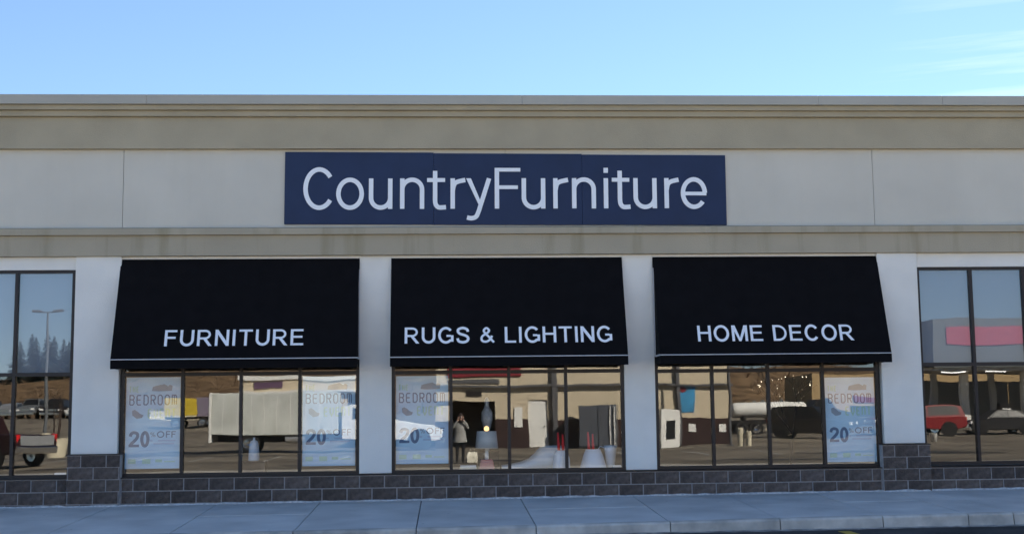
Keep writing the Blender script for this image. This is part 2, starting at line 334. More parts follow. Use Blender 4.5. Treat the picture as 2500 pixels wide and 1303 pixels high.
# ------------------------------------------------------------------ sidewalk
def wz(x): return .0044*(x-.4)-.012
def curb_y(x): return -3.70+.055*(x-1.1) if x > 1.1 else -3.70+.035*(x-1.1)
sw = thing('sidewalk', '', ''); del sw['label'], sw['category']; sw['kind'] = 'structure'
JX = [-17.5, -15.4, -13.6, -11.9, -10.2, -8.65, -7.02, -5.40, -3.72, -2.06, -.416, 1.21, 3.07, 4.62, 6.10, 7.35, 8.02, 9.6, 11.2, 12.8, 14.5, 16.2, 18]
def zz(x, y):
    return wz(x)+(.138/3.7)*y
CW = .17
for i, (a, b) in enumerate(zip(JX[:-1], JX[1:])):
    g = .007
    a2, b2 = a+g, b-g
    for (fa, fb, nm) in ((0, .47, 'slab'), (.47, 1, 'slab')):
        mb = MB(); top = []
        for x in (a2, b2):
            yc = curb_y(x)+CW+.006
            for f in (fa, fb):
                y = -.03+(yc+.03)*f; y += (.004 if f == .47 and fa == 0 else 0)
                top.append((x, y, zz(x, y)-.0015*((i*7+int(fb*3)) % 3)))
        p = [top[0], top[2], top[3], top[1]]
        lo = [(q[0], q[1], -.5) for q in p]
        mb.add(p+lo, [(0,1,2,3),(7,6,5,4),(0,4,5,1),(1,5,6,2),(2,6,7,3),(3,7,4,0)])
        mb.build(nm, CONC, sw, bevel=.006)
    ring = []
    n = max(2, int((b-a)/.5))
    for k in range(n+1):
        x = a2+(b2-a2)*k/n; yc = curb_y(x); zt = zz(x, yc+CW)
        ring.append([(x, yc+CW, -.5), (x, yc+CW, zt+.002), (x, yc+.05, zt), (x, yc+.022, zt-.008), (x, yc+.004, zt-.030), (x, yc-.016, -.32), (x, yc-.016, -.5)])
    MB().loft(ring).build('curb_stone', CURBM, sw)
mb = MB(); ring = []
for k in range(260):          # pale grit gathered along the foot of the kerb
    x = -10+22*k/259; yb = curb_y(x)-.014; wv = .05+.07*random.random()+.03*math.sin(x*1.7)
    ring.append([(x, yb, -.285), (x, yb, -.266+.006*random.random()), (x, yb-wv*.5, -.270), (x, yb-wv, -.2765)])
mb.loft(ring).build('gutter_grit', mat('gutter_grit', (.36, .34, .31), .95, var=.5, scale=5, bump=.6), sw)
mb = MB(); n = 180; ring = []
for k in range(n+1):          # white salty bead along the foot of the wall
    x = -12+24*k/n; yb = -.063
    if -6.14 < x < -5.27 or 7.27 < x < 8.10: yb = -.135
    wv = .035+.02*random.random(); h = .012+.016*random.random()
    ring.append([(x, yb, wz(x)-.02), (x, yb, wz(x)+h), (x, yb-wv*.5, wz(x)+h*.7), (x, yb-wv, wz(x)-.012)])
mb.loft(ring).build('salt_bead', SALT, sw)

# ------------------------------------------------------------------ the store
store = thing('store_building', 'low taupe and grey stucco furniture store with dark block base and flat parapet', 'building', (0, 0, 0))
XL, XR = -17.5, 18.0
TOPZ = 6.69
# carcass: side walls, back wall, roof, floor (kept inside the front cladding)
MB().box(XL, XL+.3, .3, 22, -.3, 6.4).build('side_wall', PANEL, store)
MB().box(XR-.3, XR, .3, 22, -.3, 6.4).build('side_wall', PANEL, store)
MB().box(XL, XR, 22.002, 22.3, -.3, 6.4).build('back_wall', PANEL, store)
MB().box(XL+.31, XR-.31, .32, 21.99, 6.0, 6.15).build('roof', ROOF, store)
MB().box(XL+.31, XR-.31, 1.9, 21.99, -.1, .02).build('showroom_floor', FLOORM, store)
MB().box(XL+.31, XR-.31, 11.0, 11.1, .021, 4.6).build('showroom_wall', ROOM, store)
MB().box(XL+.31, XR-.31, .33, 21.98, 4.62, 4.70).build('showroom_ceiling', mat('ceiling_tile', (.5, .49, .47), .9), store)
MB().box(XL+.31, XR-.31, .22, 1.89, -.1, .412).build('display_ledge', LEDGE, store)
# upper front: stucco panels with open joints between, backing behind
MB().box(XL, XR, .03, .3, 4.03, 6.45).build('upper_wall', MORTAR, store)
px = [XL, -11.72, -5.367, 1.02, 7.357, 13.70, XR]
for a, b in zip(px[:-1], px[1:]):
    MB().box(a+.004, b-.004, 0, .029, 4.45, 5.86).build('wall_panel', PANEL, store)
# parapet bands
def strip(y0, z0, z1, nm, m, y1=.0295):
    segs = [XL, -11.2, -4.94, 1.3, 6.36, 8.52, 14.5, XR] if nm == 'parapet_cap' else [XL, XR]
    for a, b in zip(segs[:-1], segs[1:]):
        MB().box(a+.001, b-.001, y0, y1, z0, z1).build(nm, m, store, bevel=.004)
strip(-.10, 5.822, 6.357, 'parapet_band', BAND)
strip(-.18, 6.358, 6.451, 'parapet_moulding', BAND)
strip(-.25, 6.452, 6.531, 'parapet_moulding', BAND)
strip(-.32, 6.532, 6.691, 'parapet_cap', CAPM, .32)
strip(-.10, 4.020, 4.362, 'lower_band', BANDS)
# sloped ledge moulding over the lower band
MB().loft([[(x, .0292, 4.363), (x, -.165, 4.363), (x, -.165, 4.468), (x, -.02, 4.502), (x, .0292, 4.502)] for x in (XL, XR)]).build('ledge_moulding', BANDS, store)

# window bays: x range, glass bottom, top, mullions, transom
FR = .085                       # glass set back
k = (CAM_D+FR-.04)/CAM_D
BAYS = [
 ('L', -9.90, -6.112, .432, 3.805, [-8.95, -8.02, -7.072], 2.09),
 ('1', -5.335, -1.437, .432, 3.965, [-4.335, -3.385, -2.420], 2.075),
 ('2', -.905, 2.978, .432, 3.965, [.076, 1.044, 1.998], 2.065),
 ('3', 3.497, 7.325, .440, 3.965, [4.472, 5.425, 6.357], 2.05),
 ('R', 8.045, 13.7, .455, 3.78, [9.00, 9.925, 10.86, 11.8, 12.75], 2.12)]
# stucco piers and heads between the bays
def pier(x0, x1, y0, zb, nm='pier', zt=4.019):
    MB().box(x0, x1, y0, .25, zb, zt).build(nm, STUCCO, store, bevel=.006)
pier(-1.437, -.905, 0, .418); pier(2.978, 3.497, 0, .418)
pier(-6.095, -5.352, -.05, .792, 'pilaster'); pier(7.345, 8.037, -.05, .800, 'pilaster')
pier(XL, -9.9, 0, .40, 'pier'); pier(13.7, XR, 0, .40, 'pier')
MB().box(-9.899, -6.096, .0, .25, 3.806, 4.018).build('window_head', STUCCO, store)
MB().box(8.038, 13.699, .0, .25, 3.781, 4.018).build('window_head', STUCCO, store)
for a, b in ((-5.351, -1.438), (-.904, 2.977), (3.498, 7.344)):
    MB().box(a, b, .0, .25, 3.966, 4.018).build('window_head', STUCCO, store)
# block base: mortar backing, every block a piece proud of it
MB().box(XL, XR, -.050, .215, -.32, .392).build('base_backing', MORTAR, store)
for a, b in ((-6.135, -5.275), (7.27, 8.095)):
    MB().box(a+.006, b-.006, -.122, -.0505, -.32, .776).build('base_backing', MORTAR, store)
    MB().box(a+.006, b-.006, -.0503, .214, .393, .7755).build('base_backing', MORTAR, store)
    MB().box(a-.004, b+.004, -.138, .21, .777, .793).build('flashing', FRAME, store)
MB().box(XL, XR, -.072, .21, .3925, .409).build('sill_flashing', FRAME, store)
def block_mesh(w, h, seed):
    r = random.Random(seed); n = 4; mb = MB(); d = .030
    vs = []; 
    for j in range(3):
        for i in range(n+1):
            e = (i in (0, n)) or (j in (0, 2))
            vs.append((-w/2+w*i/n, -(0.010 if e else .016+.014*r.random()), -h/2+h*j/2))
    fs = [(j*(n+1)+i, j*(n+1)+i+1, (j+1)*(n+1)+i+1, (j+1)*(n+1)+i) for j in range(2) for i in range(n)]
    b0 = [(-w/2, d, -h/2), (w/2, d, -h/2), (w/2, d, h/2), (-w/2, d, h/2)]
    k0 = len(vs); vs += b0
    fs += [tuple([k0, k0+1]+[i for i in range(n, -1, -1)]), tuple([k0+3]+[2*(n+1)+i for i in range(n+1)]+[k0+2]),
           (k0, 0, n+1, 2*(n+1), k0+3), (k0+1, k0+2, 2*(n+1)+n, (n+1)+n, n), (k0+1, k0, k0+3, k0+2)]
    mb.add(vs, fs); me = bpy.data.meshes.new('block'); me.from_pydata(mb.v, [], mb.f); me.materials.append(BLOCK)
    b = bmesh.new(); b.from_mesh(me); bmesh.ops.recalc_face_normals(b, faces=b.faces); b.to_mesh(me); b.free()
    return me
BM = {}
def block(xc, yf, zc, w, h):
    key = (round(w, 2), round(h, 2), random.randrange(4))
    if key not in BM: BM[key] = block_mesh(w, h, len(BM)+3)
    link(BM[key], 'block', store, (xc, yf, zc))
P = .4064
def course(x0, x1, joint, zc, h, yf):
    js = [joint+P*i for i in range(-60, 60)]; e = [x0]+[j for j in js if x0+.02 < j < x1-.02]+[x1]
    for a, b in zip(e[:-1], e[1:]): block((a+b)/2, yf, zc, b-a-.021, h)
yw = -.052
for (a, b) in ((-11.5, -6.14), (-5.27, 7.265), (8.10, 14.2)):
    course(a, b, -.613, .288, .184, yw); course(a, b, -.410, .087, .183, yw)
    course(a, b, -.613, -.111, .19, yw)
for a, b in ((-6.135, -5.275), (7.27, 8.095)):
    for r, zc in enumerate((-.105, .094, .288, .483, .678)):
        course(a, b, (a+b)/2+(0 if r % 2 else P/2), zc, .177, -.124)
# windows
def bay(tagc, x0, x1, z0, z1, mul, tz):
    fw = .055; yb, yf = FR+.05, FR-.05
    mb = MB()
    mb.box(x0, x0+fw, yf, yb, z0-.022, z1); mb.box(x1-fw, x1, yf, yb, z0-.022, z1)
    mb.box(x0+fw, x1-fw, yf, yb, z0-.022, z0+.03); mb.box(x0+fw, x1-fw, yf, yb, z1-.045, z1)
    w = mb.build('window', FRAME, store)
    for m in mul: MB().box(m-.026, m+.026, yf+.004, yb-.004, z0+.031, z1-.046).build('mullion', FRAME, w)
    xs = [x0+fw]+[c for m in mul for c in (m-.027, m+.027)]+[x1-fw]
    for i in range(0, len(xs), 2):
        a, b = xs[i]+.001, xs[i+1]-.001
        MB().box(a, b, yf+.006, yb-.006, tz-.030, tz+.030).build('transom', FRAME, w)
        MB().box(a, b, FR-.004, FR+.004, z0+.031, tz-.031).build('pane', GL_LOW, w)
        MB().box(a, b, FR-.004, FR+.004, tz+.031, z1-.046).build('pane', GL_UP, w)
        if tagc in 'LR':
            MB().box(a+.002, b-.002, FR+.030, FR+.034, tz+.033, z1-.05).build('blind', BLIND, w)
for b in BAYS: bay(*b)

# ------------------------------------------------------------------ the sign
sign = thing('store_sign', 'wide navy blue sign board of three panels with white store name above the awnings', 'sign', (-2.69, 0, 5.165))
sign.rotation_euler = (0, rad(.30), 0)
for a, b, t0, t1 in ((0, 2.492, -.615, .614), (2.494, 5.010, -.618, .603), (5.012, 7.478, -.615, .592)):
    MB().box(a, b, -.034, -.004, t0, t1).build('sign_panel', NAVY, sign, bevel=.004)
LET = [('C',-2.385,-1.852),('o',-1.829,-1.365),('u',-1.283,-0.887),('n',-0.760,-0.353),('t',-0.306,0.012),('r',0.088,0.338),('y',0.352,0.778),('F',0.835,1.271),('u',1.291,1.693),('r',1.827,2.080),('n',2.146,2.554),('i',2.679,2.772),('t',2.828,3.141),('u',3.195,3.594),('r',3.725,3.971),('e',4.006,4.457)]
for c, a, b in LET:
    xm = (a+b)/2+2.69
    place_letter(c, a+2.69, b+2.69, 4.806-5.165+.0050*(xm-.4), .695, .108, lambda x, z, o: Vector((x, -.036-o, z)), sign, WHITEL, .014)

# ------------------------------------------------------------------ awnings
ZT, ZB, ZV, DP = 3.972, 2.297, 2.145, .553
def awning(x0, x1, word, wx0, wx1, label, flat):
    a = thing('awning', label, 'awning', ((x0+x1)/2, 0, ZT), group='black awnings over the shop windows')
    w = (x1-x0)/2; H = ZB-ZT; y0 = -.105 + .09
    def pt(x, f, o=0.):     # on the sloped cloth, f 0 top .. 1 hem, slight sag
        s = -.012*math.sin(PI*f)*(1-(x/w)**2)
        return Vector((x, -.012+(-DP+.012)*f+s-o*.95, H*f-o*.31))
    n, mm = 16, 8; vs = []; 
    for j in range(mm+1):
        for i in range(n+1): vs.append(pt(-w+2*w*i/n, j/mm))
    N = len(vs); vs += [v+Vector((0, .006, .002)) for v in vs]
    fs = [(j*(n+1)+i, j*(n+1)+i+1, (j+1)*(n+1)+i+1, (j+1)*(n+1)+i) for j in range(mm) for i in range(n)]
    fs += [tuple(reversed([q+N for q in f])) for f in fs]
    MB().add(vs, fs).build('canopy', BLACKF, a, smooth=True, fix=False)
    # valance with a faint wave
    mb = MB(); ring = []
    for i in range(41):
        x = -w+2*w*i/40; d = .005*math.sin(i*.9+w*7)
        ring.append([(x, -DP-.004+d*.2, H-.012), (x, -DP-.004+d, ZV-ZT+.003*math.sin(i*.6)), (x, -DP+.004+d, ZV-ZT+.003*math.sin(i*.6)), (x, -DP+.004+d*.2, H-.012)])
    mb.loft(ring).build('valance', BLACKF, a)
    MB().tube((-w, -DP-.003, H-.002), (w, -DP-.003, H-.002), .0085, n=6).build('piping', ALU, a)
    for s in (-1, 1):
        e = s*(w-.012)
        MB().add([(e, -.02, -.01), (e, -DP+.012, H), (e, -DP+.012, ZV-ZT+.01), (e, -.02, ZV-ZT+.01), (e+s*.006, -.02, -.01), (e+s*.006, -DP+.012, H), (e+s*.006, -DP+.012, ZV-ZT+.01), (e+s*.006, -.02, ZV-ZT+.01)],
                 [(0,1,2,3),(7,6,5,4),(0,4,5,1),(1,5,6,2),(2,6,7,3),(3,7,4,0)]).build('side_panel', BLACKF, a)
        r = MB(); r.box(s*w-.008, s*w+.008, -.245, -.225, H-.006, H+1.02) if False else None
        r.box(s*w-.010, s*w+.010, -.068, -.040, H-.008, -.19)
        r.box(s*w-.009, s*w+.009, -DP+.02, -.0685, H-.012, H+.012)
        r.build('side_rail', ALU, a)
    Ls = math.hypot(DP, H); cap = .279
    def fr_(x, z, o):       # z measured up the slope from the hem
        return pt(x, 1-z/Ls, .004+o)
    for c, xa, xb in lay_word(word, wx0-(x0+x1)/2, wx1-(x0+x1)/2, cap): place_letter(c, xa, xb, flat-.012, cap, .157, fr_, a, WHITEL, .003)
    return a
c45 = (CAM_D-.46)/CAM_D
awning(-5.367, -1.440, 'FURNITURE', -4.536, -2.311, 'black sloped awning lettered FURNITURE', .235)
awning(-.908, 2.972, 'RUGS & LIGHTING', -.673, 2.728, 'black sloped awning lettered RUGS & LIGHTING', .248)
awning(3.500, 7.352, 'HOME DECOR', 4.146, 6.756, 'black sloped awning lettered HOME DECOR', .242)
# ------------------------------------------------------------------ posters inside the windows
POSTER = mat('poster_paper', (.60, .83, 1.0), .55, var=.12, scale=1.6, spec=.3, detail=2)
INKD = mat('poster_ink_slate', (.15, .22, .33), .6); INKG = mat('poster_ink_grey', (.30, .37, .43), .6)
INKY = mat('poster_ink_lime', (.52, .76, .60), .6); INKP = mat('poster_ink_pale', (.46, .58, .74), .6)
def ribbon(mb, pts, w, closed=False):
    n = len(pts); P2 = [Vector((p[0], p[1])) for p in pts]; l = []; r = []
    for i in range(n):
        a = P2[i-1] if (i or closed) else None; b = P2[(i+1) % n] if (i < n-1 or closed) else None
        d1 = (P2[i]-a).normalized() if a is not None else None; d2 = (b-P2[i]).normalized() if b is not None else None
        if d1 is None: d1 = d2
        if d2 is None: d2 = d1
        t = (d1+d2).normalized(); nn = Vector((-t.y, t.x)); c = max(.45, nn.dot(Vector((-d1.y, d1.x))))
        l.append(P2[i]+nn*w/2/c); r.append(P2[i]-nn*w/2/c)
    m = n if closed else n-1
    vs = [(p.x, 0, p.y) for p in l]+[(p.x, 0, p.y) for p in r]
    mb.add(vs, [(i, n+i, n+(i+1) % n, (i+1) % n) for i in range(m)])
R_ = .22
TECH = {   # strokes in a unit cell, narrow rounded letters
 'B': [[(.0,0),(.0,1),(.75,1),(1,.85),(1,.68),(.8,.55),(.06,.55)], [(.8,.49),(1,.35),(1,.15),(.75,0),(.06,0)]],
 'E': [[(1,1),(.2,1),(0,.85),(0,.15),(.2,0),(1,0)], [(.06,.52),(.85,.52)]],
 'D': [[(0,0),(0,1),(.65,1),(1,.8),(1,.2),(.65,0),(.06,0)]],
 'R': [[(0,0),(0,1),(.75,1),(1,.85),(1,.65),(.8,.5),(.06,.5)], [(.55,.45),(1,0)]],
 'O': [[(.25,0),(0,.18),(0,.82),(.25,1),(.75,1),(1,.82),(1,.18),(.75,0),(.25,0)]],
 'M': [[(0,0),(0,1),(.85,1),(1,.88),(1,0)], [(.5,.93),(.5,0)]],
 'V': [[(0,1),(0,.4),(.5,0),(1,.4),(1,1)]],
 'N': [[(0,0),(0,1),(.75,1),(1,.82),(1,0)]],
 'T': [[(0,1),(1,1)], [(.5,.93),(.5,0)]],
 'H': [[(0,0),(0,1)], [(1,0),(1,1)], [(.07,.5),(.93,.5)]]}
def tech(word, x0, x1, z0, z1, w, m, parent, gap=.34):
    n = len(word); cw = (x1-x0)/(n+(n-1)*gap)
    for i, c in enumerate(word):
        mb = MB(); X = x0+i*cw*(1+gap)
        for st in TECH[c]: ribbon(mb, [(X+w/2+p[0]*(cw-w), z0+w/2+p[1]*(z1-z0-w)) for p in st], w)
        mb.build('letter', m, parent, loc=(0, -.0016, 0))
def poster(x0, x1, z0, z1, label, chair=True):
    w, h = x1-x0, z1-z0
    p = MB().box(0, w, 0, .002, 0, h).build('sale_poster', POSTER, loc=(x0, .098, z0))
    tag(p, label, 'poster', 'bedroom sale posters inside the shop windows')
    U = lambda u: u*w; V = lambda v: v*h
    fr_ = lambda x, z, o: Vector((x, -.0016-o, z))
    tech('THE', U(.05), U(.235), V(.832), V(.902), .016, INKY, p)
    tech('BEDROOM', U(.06), U(.935), V(.692), V(.808), .0185, INKD, p)
    tech('EVENT', U(.40), U(.92), V(.548), V(.655), .022, INKY, p)
    mb = MB()                                    # small bed drawing
    mb.add([(U(a), 0, V(b)) for a, b in ((.47,.85),(.60,.845),(.84,.85),(.85,.905),(.80,.915),(.77,.90),(.70,.922),(.62,.915),(.55,.905),(.49,.895))], [tuple(range(10))])
    mb.build('bed_picture', INKG, p, loc=(0, -.0015, 0))
    mb = MB()                                    # small armchair drawing
    mb.add([(U(a), 0, V(b)) for a, b in ((.12,.585),(.20,.545),(.30,.555),(.325,.585),(.26,.60),(.215,.625),(.16,.645),(.115,.632))], [tuple(range(8))])
    mb.build('armchair_picture', INKG, p, loc=(0, -.0015, 0))
    place_letter('2', U(.065), U(.255), V(.237), h*.17, .20, fr_, p, INKD, .0004)
    place_letter('0', U(.275), U(.445), V(.237), h*.17, .20, fr_, p, INKD, .0004)
    place_letter('%', U(.455), U(.555), V(.345), h*.052, .13, fr_, p, INKG, .0004)
    for c, a, b in (('O',.58,.715),('F',.745,.825),('F',.845,.925)): place_letter(c, U(a), U(b), V(.337), h*.070, .17, fr_, p, INKD, .0004)
    mb = MB()
    for a, b, z in ((.45,.50,.298),(.60,.92,.298),(.52,.90,.264)): mb.quad((U(a),0,V(z)),(U(b),0,V(z)),(U(b),0,V(z+.016)),(U(a),0,V(z+.016)))
    mb.build('small_print', INKP, p, loc=(0, -.0015, 0))
    mb = MB()
    for a, b, z, t in ((.06,.20,.055,.05),(.32,.47,.055,.052),(.56,.68,.07,.03),(.72,.92,.07,.012)): mb.quad((U(a),0,V(z)),(U(b),0,V(z)),(U(b),0,V(z+t)),(U(a),0,V(z+t)))
    mb.build('small_print', INKY, p, loc=(0, -.0015, 0))
    # clear tape tabs holding it to the glass
    return p
poster(-5.262, -4.378, .540, 2.030, 'pale blue bedroom sale poster at the left end below the FURNITURE awning')
poster(-2.378, -1.510, .548, 2.020, 'pale blue bedroom sale poster at the right end below the FURNITURE awning')
poster(-.838, .032, .562, 2.010, 'pale blue bedroom sale poster below the RUGS & LIGHTING awning')
poster(6.400, 7.250, .498, 1.917, 'pale blue bedroom sale poster in the window under the HOME DECOR awning')

# ------------------------------------------------------------------ goods on the display ledge
CER = mat('pale_blue_ceramic', (.78, .84, .90), .25, spec=.5); GREYSH = mat('grey_lampshade', (.82, .79, .73), .8, bump=.2, bscale=200)
REDB = mat('dusty_red_glaze', (.72, .24, .22), .35, spec=.5); REDC = mat('red_candle', (.92, .05, .045), .5, spec=.4)
WSH = mat('white_shell', (.92, .94, .93), .35, spec=.5); CREAM = mat('cream_paper', (.78, .74, .62), .8); WOODD = mat('dark_wood', (.05, .035, .03), .6, var=.3, scale=6)
SILV = mat('frosted_glass', (.55, .56, .56), .3, spec=.7, var=.4, scale=9); GLOW = mat('warm_bulb', (1., .62, .25), .4, emit=.45)
LZ = .413
def vase(x, y, z, prof, label, m=CER, mouth=None, group=None):
    v = MB().lathe(prof, n=22).build('vase', m, loc=(x, y, z), smooth=True); tag(v, label, 'vase', group)
    return v
r = MB().box(-.21, .21, -.16, .16, 0, .215).build('display_riser', WOODD, loc=(-3.245, .62, LZ), bevel=.004)
tag(r, 'low dark wooden riser carrying the pale blue vase behind the left window', 'riser')
vase(-3.245, .62, LZ+.215, [(.09,0),(.095,.02),(.09,.15),(.078,.28),(.06,.33),(.022,.345),(.018,.38),(.024,.39)], 'tall pale blue vase with a narrow neck, alone in the left awning window')
lamp = thing('table_lamp', 'table lamp with grey drum shade and dusty red base behind the middle window', 'lamp', (.68, .55, LZ))
MB().loft([[(-.135,-.09,0),(.135,-.09,0),(.135,.09,0),(-.135,.09,0)],[(-.10,-.07,.19),(.10,-.07,.19),(.10,.07,.19),(-.10,.07,.19)]]).build('lamp_base', REDB, lamp, bevel=.01)
MB().tube((0,0,.19),(0,0,.38),.035,.028).build('lamp_neck', WSH, lamp, smooth=True)
MB().lathe([(.195,.375),(.165,.665),(.160,.665),(.19,.375)], n=30).build('lamp_shade', GREYSH, lamp, smooth=True)
MB().lathe([(.002,.665),(.03,.67),(.045,.70),(.035,.735),(.01,.75)], n=14, caps=False).build('bulb', GLOW, lamp, smooth=True)
f = MB().lathe([(.05,0),(.05,.02),(.03,.05),(.035,.30),(.07,.42),(.10,.54),(.095,.66),(.05,.74),(.035,.80),(.05,.86),(.012,.93)], n=18).build('glass_ornament', SILV, loc=(.70, .95, LZ+.32), smooth=True)
tag(f, 'tall silvered glass ornament standing behind the grey table lamp', 'ornament')
r = MB().box(-.2, .2, -.15, .15, 0, .318).build('display_riser', WOODD, loc=(.70, .96, LZ), bevel=.004)
tag(r, 'dark wooden riser under the silvered glass ornament, behind the table lamp', 'riser')
bk = thing('book_stack', 'small stack of white books on the ledge left of the red lamp base', 'books', (.36, .5, LZ))
for i in range(3): MB().box(-.15+.01*i, .15-.008*i, -.11, .11, .034*i, .034*i+.033).build('book', CREAM if i % 2 else WSH, bk, bevel=.003)
# moulded lounge chair, low curved shell
ch = thing('lounge_chair', 'low white moulded lounge chair with a high curved back in the middle window', 'chair', (1.56, .78, LZ))
prof = [(-.62,.055),(-.45,.075),(-.28,.11),(-.14,.17),(-.04,.26),(.04,.345),(.14,.375),(.30,.378),(.44,.372),(.50,.34)]
ring = []
for i in range(13):
    t = i/12; yy = -.30+.60*t; s = 1-.35*abs(2*t-1)**2.5
    ring.append([(x, yy, .03+z*s) for x, z in prof]+[(x, yy, .03) for x, z in reversed(prof)])
MB().loft(ring).build('shell', WSH, ch, smooth=True)
MB().box(-.40, .42, -.20, .20, 0, .028).build('base', WSH, ch, bevel=.006)
def tapers(x, y, z, label, n=2):
    c = thing('candle', label, 'candle', (x, y, z))
    MB().tube((-.035,0,-.10),(-.050,.01,.27),.031,.014).build('taper', REDC, c, smooth=True)
    MB().tube((.035,0,-.10),(.030,.01,.24),.031,.014).build('taper', REDC, c, smooth=True)
vase(1.925, .30, LZ, [(.15,0),(.15,.05),(.145,.18),(.12,.28),(.09,.335),(.08,.335)], 'round pale blue vase holding candles, beside the white lounge chair')
tapers(1.925, .30, LZ+.36, 'pair of red candles standing in the vase beside the lounge chair')
vase(2.47, .36, LZ, [(.235,0),(.225,.05),(.165,.25),(.125,.345),(.11,.345)], 'wide flared pale blue vase holding candles, right of the lounge chair')
tapers(2.44, .36, LZ+.36, 'pair of red candles standing in the wide flared vase')
jug = thing('jug', 'tall tapering pale jug with a looped handle at the right end of the middle window', 'jug', (2.78, .48, LZ))
MB().lathe([(.06,0),(.07,.05),(.10,.30),(.115,.40),(.108,.40),(.06,.02)], n=20).build('jug_body', CER, jug, smooth=True)
mbh = MB(); pts = [(-.10,0,.36),(-.17,0,.39),(-.22,0,.33),(-.235,0,.20),(-.22,0,.02)]
for a, b in zip(pts[:-1], pts[1:]): mbh.tube(a, b, .007, n=6)
mbh.build('handle', CER, jug)
bx = MB().box(-.07, .07, -.05, .05, 0, .075).build('gift_box', WSH, loc=(2.86, .30, LZ), bevel=.004); tag(bx, 'small white box on the ledge in front of the pale jug', 'box')
wc = MB().box(-.10, .10, -.06, .06, 0, .055).build('price_card', WSH, loc=(-6.32, .26, LZ+.02), bevel=.003); tag(wc, 'white card lying on the ledge in the far left window beside the pilaster', 'card')
# bare branch tree dotted with tiny glowing specks
tr = thing('branch_tree', 'bare decorative branch tree dotted with tiny glowing specks behind the right awning window', 'tree', (6.02, 1.0, LZ))
rnd = random.Random(5); tips = []; mb = MB()
def grow(p, d, r, l, dep):
    q = p+d*l; mb.tube(p, q, r, r*.7, n=5, caps=False)
    if dep == 0: tips.append(q); return
    for i in range(3):
        nd = (d+Vector((rnd.uniform(-.8,.8), rnd.uniform(-.8,.8), rnd.uniform(-.25,.5)))).normalized(); grow(q, nd, r*.68, l*.74, dep-1)
        tips.append(p.lerp(q, rnd.random()))
grow(Vector((0,0,0)), Vector((.1,0,1)), .02, .55, 4)
mb.build('branches', WOODD, tr)
mb = MB()
for t in rnd.sample(tips, 70):
    s = .003+.005*rnd.random(); mb.add([t+Vector(o)*s for o in ((1,0,0),(-1,0,0),(0,1,0),(0,-1,0),(0,0,1),(0,0,-1))], [(0,2,4),(2,1,4),(1,3,4),(3,0,4),(2,0,5),(1,2,5),(3,1,5),(0,3,5)])
mb.build('glowing_specks', mat('glowing_speck', (1., .85, .6), .4, emit=1.6), tr, kind='stuff')
# ------------------------------------------------------------------ across the lot: what the shop windows reflect
BEIGE = mat('beige_render', (.60, .51, .37), .9, var=.08, scale=.8, bump=.2); BROWNW = mat('brown_wainscot', (.038, .020, .018), .85, var=.2, scale=2)
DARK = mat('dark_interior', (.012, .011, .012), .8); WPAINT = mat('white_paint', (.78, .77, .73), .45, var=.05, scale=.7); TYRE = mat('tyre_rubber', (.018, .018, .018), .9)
CHROME = mat('chrome', (.82, .82, .82), .12, metal=1.); CARGL = mat('car_window', (.012, .014, .016), .2, spec=.35)
TRBOX = mat('truck_box_panel', (.60, .62, .58), .5, var=.28, scale=.9, streak=.3)
MAROON = mat('maroon_car_paint', (.016, .003, .004), .5, spec=.3, coat=.08); REDP = mat('red_car_paint', (.20, .007, .010), .5, spec=.3, coat=.08)
BLKP = mat('black_car_paint', (.012, .012, .014), .5, spec=.3, coat=.08); SILP = mat('silver_car_paint', (.48, .49, .50), .3, metal=.6, coat=.5); GREYP = mat('grey_car_paint', (.12, .13, .14), .3, coat=.5)
TAIL = mat('red_tail_lens', (.6, .01, .015), .2, spec=.6); LENS = mat('headlight_lens', (.8, .8, .78), .1, spec=.8)
DPIPE = mat('grey_downpipe', (.10, .10, .105), .6); SIGNR = mat('dark_red_sign', (.22, .02, .03), .6); PURP = mat('purple_sign', (.12, .07, .12), .6)
CONCB = mat('bollard_concrete', (.62, .56, .42), .9, var=.12, scale=3, bump=.3)

